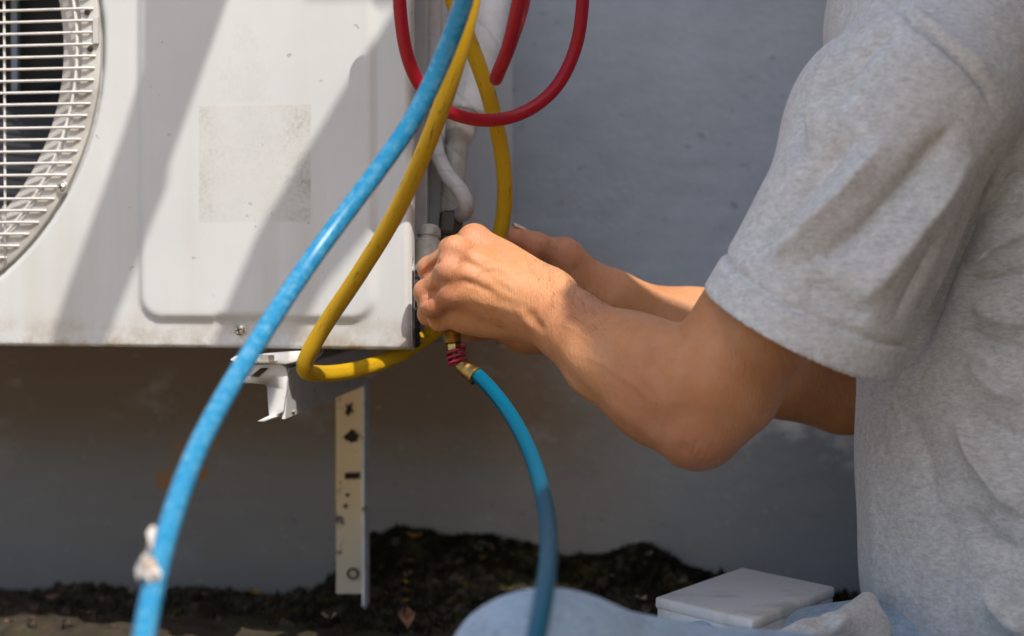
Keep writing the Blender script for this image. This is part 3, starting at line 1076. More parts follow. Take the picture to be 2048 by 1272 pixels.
rl = [(812, -260, 1.90), (798, -80, 1.90), (803, 50, 1.91), (822, 135, 1.92), (858, 195, 1.935), (908, 228, 1.95), (978, 241, 1.965), (1050, 224, 1.975), (1112, 175, 1.98), (1150, 100, 1.98), (1164, 20, 1.97), (1166, -80, 1.96), (1140, -260, 1.95)]
o = tube('red_hose', hose_path(rl), 0.0054, RED)
tag(o, 'red hose hanging in a wide open loop beside the unit', 'hose')
rl2 = [(1075, -260, 1.88), (1052, -80, 1.89), (1038, 0, 1.90), (1018, 90, 1.92), (998, 142, 1.945), (992, 158, 1.97), (999, 142, 1.995), (1022, 85, 2.01), (1046, 10, 2.03), (1058, -80, 2.04), (1075, -260, 2.05)]
o = tube('red_hose', smooth_path(catmull([W(*p) for p in rl2], 14), 6), 0.0056, RED)
tag(o, 'short bend of red hose hanging in front of the white insulated pipe', 'hose')

bl = [(953, 749, 1.966), (985, 782, 1.95), (1024, 835, 1.92), (1060, 905, 1.85), (1085, 985, 1.74), (1097, 1060, 1.63), (1096, 1130, 1.54), (1085, 1210, 1.47), (1068, 1300, 1.42), (1050, 1420, 1.38)]
low = thing('gauge_hose', 'teal blue hose with brass fitting hanging from the valve under the hand', 'hose', W(953, 749, 1.966))
tube('hose_tube', hose_path(bl), 0.0061, BLUE2, low)
# brass end: knurled coupling, neck, crimped ferrule
A_, B_ = W(903, 640, 1.983), W(909, 720, 1.978)
L_ = np.linalg.norm(B_ - A_)
pf = [(0, 0.0034), (0.0045, 0.0036), (0.0055, 0.0068)]
t0 = 0.006
for i in range(7):
    pf += [(t0, 0.0072), (t0 + 0.0011, 0.0076), (t0 + 0.0015, 0.0069)]
    t0 += 0.0019
pf += [(t0, 0.0072), (t0 + 0.0008, 0.0060)]
lathe('coupling_nut', A_, B_, pf, BRASS, low, 28)
T_ = (B_ - A_) / L_
hx0 = A_ + T_ * (t0 + 0.0008)
lathe('hex_collar', hx0, B_, [(0, 0.0056), (0.0006, 0.0064), (0.0052, 0.0064), (0.006, 0.0050), (0.0065, 0.0034)], BRASS, low, 6, False)
neck = [hx0 + T_ * 0.005, W(909, 716, 1.978), W(914, 727, 1.977), W(921, 734, 1.975), W(932, 742, 1.972)]
tube('neck', smooth_path(catmull(neck, 8), 3), 0.0032, BRASS, low, 14)
fa, fb_ = W(922, 731, 1.974), W(959, 757, 1.963)
lathe('ferrule', fa, fb_, [(0, 0.0040), (0.0008, 0.0060), (0.003, 0.0066), (0.0045, 0.0066), (0.0052, 0.0071), (0.0085, 0.0072), (0.0105, 0.0068), (0.0120, 0.0071), (0.0155, 0.0072), (0.0162, 0.0078), (0.0178, 0.0078), (0.0182, 0.0068)], BRASS, low, 24)
# red cord wrapped round the neck
cc = []
ax0, ax1 = W(911, 700, 1.978), W(915, 726, 1.976)
cc += [W(872, 640, 2.0), W(881, 655, 1.995), W(890, 668, 1.992)]
ub = (ax1 - ax0) / np.linalg.norm(ax1 - ax0)
n1 = np.cross(ub, fw); n1 /= np.linalg.norm(n1)
n2 = np.cross(ub, n1)
tail = [W(890, 668, 1.992), W(899, 680, 1.991)]
loops = [W(925, 688, 1.972), W(931, 692, 1.971)]
for i in range(40):
    a = i / 39 * 2 * math.pi * 2.6 - 0.6
    s = i / 39
    r = 0.0075 - 0.0008 * s
    loops.append(ax0 + (ax1 - ax0) * s + r * (math.cos(a) * n1 + math.sin(a) * n2))
loops.append(W(935, 728, 1.970))
loops.append(W(945, 738, 1.969))
tube('red_cord', smooth_path(catmull(loops, 4), 3), 0.0014, CORD, low, 10)
tube('red_cord', catmull(cc + [W(897, 679, 1.991)], 5), 0.0013, CORD, low, 10)

# torn tape on the blue hose
TAPE = plain('old_tape', (0.62, 0.58, 0.54), 0.75, var=0.15, scale=90, dirt=(0.45, 0.25, 0.10), dscale=90, dlo=0.55, dhi=0.7, bump=0.4)


def scrap(name, pts, d, seed, parent):
    """crumpled little sheet from an outline"""
    r_ = random.Random(seed)
    V = [W(u, v, d + r_.uniform(-.004, .004)) for u, v in pts]
    c = sum(V) / len(V) - fw * 0.003 + up * r_.uniform(-.003, .003)
    n = len(V)
    V.append(c)
    o = mesh(name, V, [(i, (i + 1) % n, n) for i in range(n)], TAPE, parent, False)
    md = o.modifiers.new('thickness', 'SOLIDIFY'); md.thickness = 0.0012
    return o


tp = thing('tape_scrap', 'torn white tape scrap stuck on the thick blue hose at lower left', 'tape', W(300, 1130, 1.44))
scrap('tape_patch', [(289, 1121), (296, 1123), (302, 1115), (312, 1119), (314, 1133), (322, 1148), (319, 1163), (306, 1160), (296, 1166), (291, 1152), (285, 1148)], 1.426, 1, tp)
scrap('tape_fold', [(274, 1140), (279, 1126), (284, 1112), (296, 1103), (301, 1106), (293, 1118), (292, 1130), (286, 1137), (289, 1156), (282, 1150), (277, 1160)], 1.437, 2, tp)
scrap('tape_strand', [(293, 1102), (302, 1078), (295, 1066), (304, 1052), (312, 1056), (309, 1076), (306, 1096), (300, 1108)], 1.444, 3, tp)


def wrap_mat(name, base, dirt, pitch, amt):
    t = NT(name)
    uv = t.co('UV')
    u, v, _ = t.xyz(uv)
    s = t.math('FRACT', t.math('ADD', t.math('MULTIPLY', v, pitch), u))
    edge = t.ramp(s, [(0.0, 0.0), (0.08, 1.0), (1.0, 0.55)])
    c = t.mix(t.ramp(t.noise(40, 6, 0.65), [(0.4, 0.0), (0.75, 1.0)]), base, dirt)
    c = t.mix(t.math('MULTIPLY', t.ramp(s, [(0.0, 1.0), (0.07, 0.0)]), 0.35), c, tuple(x * 0.5 for x in dirt))
    n = t.bump(t.math('ADD', edge, t.math('MULTIPLY', t.noise(130, 5, 0.6), 0.8)), amt, 0.0012)
    return t.set(base=c, rough=0.6, normal=n)


INS = wrap_mat('pipe_wrap_white', (0.76, 0.80, 0.83), (0.60, 0.61, 0.61), 14, 0.45)
INSG = wrap_mat('pipe_wrap_grey', (0.46, 0.45, 0.42), (0.26, 0.24, 0.21), 22, 0.5)
THIN = wrap_mat('thin_pipe_wrap', (0.50, 0.50, 0.51), (0.38, 0.37, 0.36), 55, 0.6)
ip = thing('insulated_pipe', 'thick pipe in white insulation wrap running down to the dark nut', 'pipe', W(930, 215, 2.10))
p1 = [(1005, -260, 2.13), (992, -60, 2.125), (972, 60, 2.115), (950, 150, 2.11), (932, 228, 2.10)]
tube('wrap', hose_path(p1, 10, 3), 0.0168, INS, ip, 24)
p2 = smooth_path(catmull([W(*p) for p in [(936, 205, 2.10), (924, 245, 2.097), (914, 300, 2.092), (907, 360, 2.085), (903, 428, 2.078)]], 10), 2)
n = len(p2)
rr = [0.0138 if i < n * 0.36 else (0.0128 - 0.0028 * min(1, (i - n * 0.36) / 3)) for i in range(n)]
rr = [r * (1 + 0.03 * math.sin(i * 1.3)) for i, r in enumerate(rr)]
tube('lower_wrap', p2, rr, INSG, ip, 22)
tpip = [(868, -260, 2.09), (866, -40, 2.085), (866, 120, 2.08), (866, 230, 2.078), (872, 300, 2.07), (893, 348, 2.055), (918, 378, 2.047), (932, 405, 2.047), (930, 424, 2.058), (916, 432, 2.075), (908, 436, 2.08)]
o = tube('taped_pipe', hose_path(tpip, 12, 5), 0.0068, THIN, None, 18)
tag(o, 'thin grey tape wrapped pipe curving in front of the thick pipe above the nut', 'pipe')

# ------------------------------------------------------------------ implicit surfaces (sparse surface nets)
class Cap:
    """round cone"""
    def __init__(s, a, b, ra, rb, k=0.01, flat=None):
        s.a, s.b, s.ra, s.rb, s.k = np.asarray(a, np.float32), np.asarray(b, np.float32), ra, rb, k
        s.ba = s.b - s.a
        s.bb = float(s.ba @ s.ba) + 1e-12

    def ev(s, p):
        pa = p - s.a
        h = np.clip(pa @ s.ba / s.bb, 0, 1)
        return np.linalg.norm(pa - h[:, None] * s.ba, axis=1) - (s.ra + (s.rb - s.ra) * h)

    def box(s):
        r = max(s.ra, s.rb)
        return np.minimum(s.a, s.b) - r, np.maximum(s.a, s.b) + r


class Ell:
    def __init__(s, c, r, R=None, k=0.01):
        s.c, s.r, s.k = np.asarray(c, np.float32), np.asarray(r, np.float32), k
        s.R = np.asarray(R if R is not None else np.eye(3), np.float32)      # columns = axes

    def ev(s, p):
        q = (p - s.c) @ s.R
        k0 = np.linalg.norm(q / s.r, axis=1)
        k1 = np.linalg.norm(q / s.r ** 2, axis=1) + 1e-9
        return np.where(k0 > 1e-6, k0 * (k0 - 1) / k1, -float(s.r.min()))

    def box(s):
        m = float(s.r.max())
        return s.c - m, s.c + m


class Group:
    """prims blended among themselves, then blended into the parent with k"""
    def __init__(s, items, k=0.006, kk=None):
        s.items, s.k = items, k

    def box(s):
        bs = [i.box() for i in s.items]
        return np.min([b[0] for b in bs], 0), np.max([b[1] for b in bs], 0)

    def ev(s, p):
        return fold(s.items, p)


def smin(a, b, k):
    h = np.maximum(k - np.abs(a - b), 0) / k
    return np.minimum(a, b) - h * h * k * 0.25


def fold(items, p):
    d = None
    for it in items:
        e = it.ev(p)
        d = e if d is None else smin(d, e, it.k)
    return d


def cull(items, c, R):
    out = []
    for it in items:
        lo, hi = it.box()
        dd = np.maximum(np.maximum(lo - c, c - hi), 0)
        if float(np.linalg.norm(dd)) < R + it.k * 1.2:
            if isinstance(it, Group):
                sub = cull(it.items, c, R + it.k * 1.2)
                if sub:
                    out.append(Group(sub, it.k))
            else:
                out.append(it)
    return out


def nets(items, h, B=16, post=None, pmargin=0.0, bounds=None):
    """surface nets of the blended items on cells of size h; returns verts, quads"""
    lo, hi = Group(items).box()
    if bounds is not None:
        lo, hi = np.maximum(lo, bounds[0]), np.minimum(hi, bounds[1])
    lo, hi = lo - 3 * h, hi + 3 * h
    nb = np.ceil((hi - lo) / (B * h)).astype(int)
    ii = np.stack(np.meshgrid(*[np.arange(n) for n in nb], indexing='ij'), -1).reshape(-1, 3)
    cen = (lo + (ii + 0.5) * B * h).astype(np.float32)
    R = B * h * 0.8661
    d = np.concatenate([fold(items, cen[i:i + 20000]) for i in range(0, len(cen), 20000)])
    act = ii[np.abs(d) < R * 1.35 + 0.012 + pmargin]
    g = np.stack(np.meshgrid(*[np.arange(B + 1)] * 3, indexing='ij'), -1).reshape(-1, 3)
    dims = nb * B + 2
    key = lambda c: (c[:, 0].astype(np.int64) * dims[1] + c[:, 1]) * dims[2] + c[:, 2]
    VK, VP, QK, FL = [], [], [], []
    corners = np.array([(x, y, z) for x in (0, 1) for y in (0, 1) for z in (0, 1)])
    edges = [(a, b) for a in range(8) for b in range(a + 1, 8) if abs(corners[a] - corners[b]).sum() == 1]
    for blk in act:
        base = blk * B
        c = lo + (blk + 0.5) * B * h
        its = cull(items, c, R * 1.02)
        if not its:
            continue
        P = (lo + (base + g) * h).astype(np.float32)
        S = fold(its, P)
        if post is not None:
            S = post(P, S)
        S = S.reshape(B + 1, B + 1, B + 1)
        if S.min() > 0 or S.max() < 0:
            continue
        ins = S < 0
        cs = [S[x:x + B, y:y + B, z:z + B] for x, y, z in corners]
        ci = [ins[x:x + B, y:y + B, z:z + B] for x, y, z in corners]
        cnt = sum(c_.astype(np.int8) for c_ in ci)
        cell = np.argwhere((cnt > 0) & (cnt < 8))
        if len(cell):
            v8 = np.stack([c_[cell[:, 0], cell[:, 1], cell[:, 2]] for c_ in cs], 1)
            acc = np.zeros((len(cell), 3)); num = np.zeros(len(cell))
            for a, b in edges:
                va, vb = v8[:, a], v8[:, b]
                m = (va < 0) != (vb < 0)
                t = np.where(m, va / np.where(m, va - vb, 1), 0)
                q = corners[a] + t[:, None] * (corners[b] - corners[a])
                acc += q * m[:, None]; num += m
            VP.append(lo + (base + cell + acc / num[:, None]) * h)
            VK.append(key(base + cell))
        for ax in range(3):
            s0 = [slice(0, B)] * 3; s1 = [slice(0, B)] * 3
            s1[ax] = slice(1, B + 1)
            A, Bn = ins[tuple(s0)], ins[tuple(s1)]
            e = np.argwhere(A != Bn)
            if len(e) == 0:
                continue
            fl = A[e[:, 0], e[:, 1], e[:, 2]]
            u, w = [(1, 2), (2, 0), (0, 1)][ax]
            G = base + e
            o = [np.zeros(3, int) for _ in range(4)]
            o[1][u] = -1; o[2][u] = -1; o[2][w] = -1; o[3][w] = -1
            QK.append(np.stack([key(G + q) for q in o], 1)); FL.append(fl)
    VK, VP = np.concatenate(VK), np.concatenate(VP)
    order = np.argsort(VK)
    VK, VP = VK[order], VP[order]
    QK, FL = np.concatenate(QK), np.concatenate(FL)
    idx = np.searchsorted(VK, QK)
    idx = np.minimum(idx, len(VK) - 1)
    ok = (VK[idx] == QK).all(1)
    idx, FL = idx[ok], FL[ok]
    idx[~FL] = idx[~FL][:, ::-1]
    return VP, idx


def vnormals(V, Q):
    n = np.zeros_like(V)
    fn = np.cross(V[Q[:, 2]] - V[Q[:, 0]], V[Q[:, 3]] - V[Q[:, 1]])
    for k in range(4):
        np.add.at(n, Q[:, k], fn)
    return n / (np.linalg.norm(n, axis=1)[:, None] + 1e-12)


def relax(V, Q, it=2, lam=0.5):
    """tangential-ish smoothing to remove the grid pattern"""
    E = np.concatenate([Q[:, [0, 1]], Q[:, [1, 2]], Q[:, [2, 3]], Q[:, [3, 0]]])
    for i in range(it):
        s = np.zeros_like(V); c = np.zeros(len(V))
        np.add.at(s, E[:, 0], V[E[:, 1]]); np.add.at(c, E[:, 0], 1)
        np.add.at(s, E[:, 1], V[E[:, 0]]); np.add.at(c, E[:, 1], 1)
        V = V + (s / np.maximum(c, 1)[:, None] - V) * (lam if i % 2 == 0 else -lam * 0.9)
    return V


def seg_dist(P, line):
    """distance to a polyline in photo pixels and position along it (0..1)"""
    best = np.full(len(P), 1e9); tt = np.zeros(len(P))
    L = np.asarray(line, float)
    n = len(L) - 1
    for i in range(n):
        a, b = L[i], L[i + 1]
        ba = b - a
        t = np.clip((P - a) @ ba / (ba @ ba + 1e-9), 0, 1)
        d = np.linalg.norm(P - a - t[:, None] * ba, axis=1)
        m = d < best
        best[m] = d[m]; tt[m] = (i + t[m]) / n
    return best, tt


def relief(V, N, folds, dmin=0.0, dmax=9.0, cusp=False):
    """raise (+) or sink (-) creases, tendons and folds that run along the given lines on the side they were seen on"""
    pr = proj(V)
    face = np.clip(-(N @ fw) * 2.0 + 0.3, 0, 1)
    ok = (pr[:, 2] > dmin) & (pr[:, 2] < dmax)
    disp = np.zeros(len(V))
    for line, width, amp in folds:
        d, t = seg_dist(pr[:, :2], line)
        taper = np.clip(np.minimum(t, 1 - t) * 3.2 + 0.05, 0, 1)
        taper = taper * taper * (3 - 2 * taper)
        disp += amp * (np.exp(-(np.sqrt((d / width) ** 2 + 0.03) - 0.173) * 1.5) if cusp else np.exp(-(d / width) ** 2)) * taper
    return V + N * (disp * face * ok)[:, None]


def qmesh(name, V, Q, mat, parent):
    me = bpy.data.meshes.new(name)
    me.vertices.add(len(V)); me.vertices.foreach_set('co', np.asarray(V, np.float32).ravel())
    me.loops.add(len(Q) * 4); me.loops.foreach_set('vertex_index', Q.astype(np.int32).ravel())
    me.polygons.add(len(Q)); me.polygons.foreach_set('loop_start', np.arange(0, len(Q) * 4, 4, dtype=np.int32))
    me.update(calc_edges=True); me.validate()
    return link(name, me, mat, parent, True)


# ------------------------------------------------------------------ the person
person = thing('person', 'person in grey t-shirt and pale jeans kneeling, both hands working at the unit valve', 'person', W(1750, 1300, 1.95))

SH = W(1845, 165, 1.825)          # near shoulder
EL = W(1398, 848, 1.825)         # near elbow
WR = W(1098, 615, 1.945)         # near wrist
SHF = W(1800, 330, 2.16)
ELF = W(1690, 765, 2.17)         # far elbow
WRF = W(1218, 612, 2.095)


def lerp(a, b, t): return a + (b - a) * t


def basis(ax, ref=None):
    """orthonormal columns, last one along ax"""
    w = ax / np.linalg.norm(ax)
    u = np.cross(w, fw if ref is None else ref); u /= np.linalg.norm(u)
    return np.stack([u, np.cross(w, u), w], 1)



def finger(pts, rs, k=0.010):
    it = []
    for i in range(len(pts) - 1):
        it.append(Cap(W(*pts[i]), W(*pts[i + 1]), rs[i], rs[i + 1], 0.004))
    for i in range(1, len(pts) - 1):                  # knuckle bulge
        it.append(Ell(W(*pts[i]) - fw * 0.0, [rs[i] * 1.06] * 3, None, 0.004))
    return it


near = []
# upper arm and elbow
near += [Cap(SH, lerp(SH, EL, 0.55), 0.054, 0.0500, 0.006), Cap(lerp(SH, EL, 0.55), lerp(SH, EL, 0.90), 0.0500, 0.039, 0.006),
         Cap(EL, W(1388, 874, 1.82), 0.028, 0.0165, 0.015), Cap(W(1330, 818, 1.838), W(1384, 860, 1.822), 0.029, 0.022, 0.015), Cap(W(1475, 792, 1.825), W(1400, 866, 1.822), 0.028, 0.020, 0.015), Cap(lerp(SH, EL, 0.90), EL, 0.041, 0.032, 0.006)]
# biceps / triceps volume
near += [Ell(W(1478, 660, 1.82), (0.036, 0.040, 0.085), basis(SH - EL), 0.02)]
# forearm
fa1, fa2, fa3 = W(1322, 775, 1.845), W(1215, 712, 1.885), W(1140, 652, 1.925)
near += [Cap(EL, fa1, 0.033, 0.0440, 0.010), Cap(fa1, fa2, 0.0440, 0.0362, 0.006), Cap(fa2, fa3, 0.0362, 0.0292, 0.006), Cap(fa3, WR, 0.0292, 0.0268, 0.006),
         Ell(W(1330, 728, 1.835), (0.026, 0.030, 0.060), basis(EL - WR), 0.02)]
# hand: carpus, metacarpals, palm
near += [Cap(WR, W(1045, 590, 1.955), 0.0258, 0.0225, 0.008)]
mcp = [(948, 480, 1.968), (912, 500, 1.946), (899, 540, 1.941), (902, 586, 1.946)]
src = [(1078, 582, 1.962), (1082, 594, 1.952), (1078, 612, 1.948), (1070, 632, 1.952)]
rm = [(0.0185, 0.0110), (0.0180, 0.0098), (0.0175, 0.0095), (0.0165, 0.0095)]
mets = [Cap(W(*s), W(*m), a, b, 0.014) for s, m, (a, b) in zip(src, mcp, rm)]
near += [Group(mets + [Ell(W(975, 575, 1.972), (0.040, 0.017, 0.036), np.stack([rt, fw, up], 1), 0.018),
                       Cap(W(1055, 640, 1.965), W(930, 624, 1.968), 0.0175, 0.0165, 0.014),
                       Cap(W(1060, 590, 1.975), W(985, 560, 1.998), 0.018, 0.015, 0.014)], 0.02)]
near += [Ell(W(*mcp[0]) - fw * 0.002 + up * 0.0005, (0.0112,) * 3, None, 0.008), Ell(W(mcp[1][0], mcp[1][1], mcp[1][2] - 0.004), (0.0110,) * 3, None, 0.007),
         Ell(W(mcp[2][0], mcp[2][1], mcp[2][2] - 0.004), (0.0108,) * 3, None, 0.007), Ell(W(mcp[3][0], mcp[3][1], mcp[3][2] - 0.003), (0.0102,) * 3, None, 0.007)]
fn = [Group(finger([mcp[0], (903, 500, 2.006), (893, 545, 2.030), (905, 590, 2.034)], [0.0112, 0.0098, 0.0088, 0.0075]), 0.002),
      Group(finger([mcp[1], (860, 537, 1.972), (864, 582, 1.998), (893, 606, 2.008)], [0.0096, 0.0090, 0.0088, 0.0078]), 0.002),
      Group(finger([mcp[2], (853, 584, 1.962), (860, 628, 1.984), (890, 642, 1.998)], [0.0094, 0.0092, 0.0090, 0.0080]), 0.002),
      Group(finger([mcp[3], (865, 609, 1.955), (880, 640, 1.972), (908, 640, 1.988)], [0.0094, 0.0089, 0.0082, 0.0074]), 0.002)]
near += [Group(fn, 0.005)]
near += [Group(finger([(1060, 590, 1.975), (990, 572, 2.004), (935, 585, 2.026), (905, 604, 2.028)], [0.018, 0.0125, 0.0108, 0.009]), 0.010)]

far = []
far += [Cap(SHF, lerp(SHF, ELF, .6), 0.058, 0.05, 0.02), Cap(lerp(SHF, ELF, .5), ELF, 0.052, 0.040, 0.03)]
ff1, ff2 = lerp(ELF, WRF, 0.28) + up * 0.002, lerp(ELF, WRF, 0.62)
far += [Cap(ELF, ff1, 0.040, 0.0455, 0.03), Cap(ff1, ff2, 0.0455, 0.035, 0.03), Cap(ff2, WRF, 0.035, 0.0268, 0.03)]
far += [Cap(WRF, W(1160, 600, 2.100), 0.0262, 0.025, 0.02),
        Cap(W(1198, 596, 2.088), W(1138, 530, 2.072), 0.0225, 0.0150, 0.018),
        Ell(W(1095, 605, 2.105), (0.044, 0.015, 0.038), np.stack([rt, fw, up], 1), 0.02),
        Cap(W(1190, 650, 2.105), W(1048, 668, 2.112), 0.0190, 0.0165, 0.018)]
far += [Group(finger([(1165, 565, 2.082), (1128, 507, 2.070), (1072, 493, 2.060), (1036, 474, 2.055)], [0.0165, 0.0124, 0.0110, 0.0094]), 0.012)]
fmcp = [(1035, 560, 2.118), (1028, 592, 2.116), (1030, 626, 2.114), (1040, 660, 2.112)]
fpip = [(962, 572, 2.112), (948, 598, 2.108), (950, 632, 2.106), (968, 655, 2.104)]
fdip = [(930, 590, 2.085), (920, 612, 2.082), (925, 640, 2.080), (942, 660, 2.082)]
ftip = [(925, 592, 2.062), (918, 612, 2.060), (922, 636, 2.060), (936, 652, 2.064)]
far += [Group([Group(finger([a, b, c, d], [0.0115, 0.0098, 0.0088, 0.0076]), 0.0018) for a, b, c, d in zip(fmcp, fpip, fdip, ftip)], 0.012)]

# torso, neck and head carry on out of the picture
CH = W(2000, 330, 2.00)         # chest centre
BE = W(2095, 900, 2.02)         # belly
HD = W(1620, -420, 1.98)         # head
hdir = np.array([-0.55, 0.05, -0.83]); hdir /= np.linalg.norm(hdir)     # face looks down to the hands
htop = np.cross(np.array([0, 1.0, 0]), hdir); htop /= np.linalg.norm(htop)
if htop[2] < 0: htop = -htop
hside = np.cross(hdir, htop)
NK = W(1800, -20, 1.985)
trunk = [Cap(SH, W(1990, 250, 1.95), 0.05, 0.06, 0.02), Cap(W(1990, 250, 1.95), SHF, 0.06, 0.05, 0.02), Ell(CH, (0.09, 0.12, 0.15), None, 0.04), Ell(BE, (0.09, 0.11, 0.2), None, 0.04),
         Cap(NK, HD - hdir * 0.03 - htop * 0.05, 0.058, 0.052, 0.04)]
trunk += [Ell(HD, (0.098, 0.075, 0.112), np.stack([hdir, hside, htop], 1), 0.03), Ell(HD + hdir * 0.055 - htop * 0.065, (0.040, 0.048, 0.045), np.stack([hdir, hside, htop], 1), 0.03),
          Cap(HD + hdir * 0.094 - htop * 0.0, HD + hdir * 0.116 - htop * 0.038, 0.009, 0.014, 0.012),
          Cap(HD + hdir * 0.092 - htop * 0.072 - hside * 0.016, HD + hdir * 0.092 - htop * 0.072 + hside * 0.016, 0.007, 0.007, 0.006)]
for sg in (-1, 1):
    trunk += [Ell(HD + hside * sg * 0.074 - hdir * 0.005 - htop * 0.01, (0.018, 0.007, 0.030), np.stack([hdir, hside, htop], 1), 0.006),
              Ell(HD + hside * sg * 0.032 + hdir * 0.083, (0.012, 0.014, 0.010), np.stack([hdir, hside, htop], 1), 0.004)]

cutn = (EL - SH) / np.linalg.norm(EL - SH)
cutp = lerp(SH, EL, 0.30)
cutnf = (ELF - SHF) / np.linalg.norm(ELF - SHF)
cutpf = lerp(SHF, ELF, 0.45)


def keep_arm(cp, cn):
    return lambda P, S: np.maximum(S, -((P - cp) @ cn).astype(np.float32))


Vn, Qn = nets(near, 0.0015, post=keep_arm(cutp, cutn))
Vn = relax(Vn, Qn, 4)
Nn = vnormals(Vn, Qn)
mm = 0.001
tend = [([(1065, 590), (1010, 545), (955, 487)], 9, 0.7 * mm), ([(1060, 598), (985, 550), (912, 500)], 9, 1.0 * mm), ([(1058, 610), (980, 575), (902, 536)], 9, 0.9 * mm), ([(1052, 628), (985, 610), (905, 582)], 9, 0.7 * mm),
        ([(1000, 510), (960, 498), (935, 492)], 8, -1.0 * mm), ([(1005, 562), (950, 530), (918, 518)], 9, -1.9 * mm), ([(1000, 592), (950, 568), (915, 560)], 9, -1.9 * mm),
        ([(836, 558), (858, 536), (884, 516)], 4, -3.0 * mm), ([(838, 612), (858, 592), (884, 566)], 4, -3.0 * mm), ([(868, 556), (880, 530), (905, 470)], 6, 0.0 * mm),
        # bony wrist and long tendons into the forearm
        ([(1075, 668), (1048, 640), (1036, 612)], 9, 1.3 * mm), ([(1092, 668), (1068, 640), (1056, 616)], 10, -1.6 * mm),
        ([(1085, 690), (1150, 765), (1230, 840)], 12, -1.5 * mm), ([(1068, 700), (1130, 790), (1210, 860)], 10, 0.8 * mm),
        ([(1105, 590), (1128, 600)], 14, 1.0 * mm),
        # veins on the back of the hand
        ([(1080, 575), (1030, 545), (985, 535), (950, 545)], 5, 0.5 * mm), ([(1040, 540), (1000, 510), (965, 500)], 5, 0.4 * mm), ([(1200, 700), (1150, 660), (1110, 640)], 6, 0.6 * mm), ([(1320, 820), (1270, 770), (1210, 730), (1150, 700)], 7, 0.6 * mm),
        # finger creases and folds between the fingers
        ([(838, 548), (862, 540)], 3, -0.3 * mm), ([(945, 640), (985, 655), (1025, 662)], 8, -0.9 * mm), ([(975, 618), (970, 650)], 4, -0.5 * mm), ([(990, 620), (984, 652)], 4, -0.5 * mm), ([(1005, 625), (998, 655)], 4, -0.45 * mm),
        # forearm muscles
        ([(1215, 660), (1280, 720), (1330, 790), (1345, 850)], 24, 1.6 * mm), ([(1282, 700), (1315, 750), (1345, 810)], 16, -2.4 * mm), ([(1180, 640), (1260, 690)], 20, 0.8 * mm),
        ([(1200, 790), (1270, 850), (1340, 900)], 14, 1.2 * mm), ([(1375, 912), (1392, 895), (1398, 872)], 5, -0.5 * mm), ([(1392, 918), (1406, 900), (1412, 880)], 5, -0.45 * mm), ([(1410, 918), (1422, 900), (1428, 885)], 5, -0.4 * mm), ([(1360, 905), (1375, 885)], 8, -0.8 * mm),
        ([(1440, 640), (1480, 700), (1560, 760)], 26, -1.6 * mm), ([(1400, 640), (1372, 700), (1360, 790)], 22, 1.4 * mm), ([(1350, 655), (1372, 690)], 12, -1.2 * mm)]
Vn = relief(Vn, Nn, tend, 1.7, 2.03)
Vf, Qf = nets(far, 0.0018, post=keep_arm(cutpf, cutnf))
Vf = relax(Vf, Qf, 4)
Nf = vnormals(Vf, Qf)
Vf = relief(Vf, Nf, [([(1060, 478), (1058, 508)], 4, -0.5 * mm), ([(1098, 482), (1090, 520)], 6, -0.7 * mm), ([(1205, 570), (1188, 612)], 5, -0.8 * mm), ([(1220, 575), (1205, 615)], 5, -0.7 * mm), ([(1140, 520), (1165, 560), (1180, 600)], 10, -1.0 * mm), ([(1028, 455), (1040, 462)], 6, 0.3 * mm)], 2.0, 2.3)
full_trunk = trunk + [Cap(SH, lerp(SH, EL, .55), 0.0565, 0.0515, 0.006), Cap(SHF, lerp(SHF, ELF, .6), 0.0575, 0.05, 0.006)]


def trunk_cut(P, S):
    a = ((P - cutp) @ cutn - 0.004).astype(np.float32)
    a = np.where(np.linalg.norm(P - lerp(SH, EL, .45), axis=1) < 0.13, a, -1)
    b = ((P - cutpf) @ cutnf - 0.004).astype(np.float32)
    b = np.where(np.linalg.norm(P - lerp(SHF, ELF, .55), axis=1) < 0.10, b, -1)
    return np.maximum(S, np.maximum(a, b))


Vt, Qt = nets(full_trunk, 0.006, post=trunk_cut, pmargin=0.01)
Vt = relax(Vt, Qt, 4)


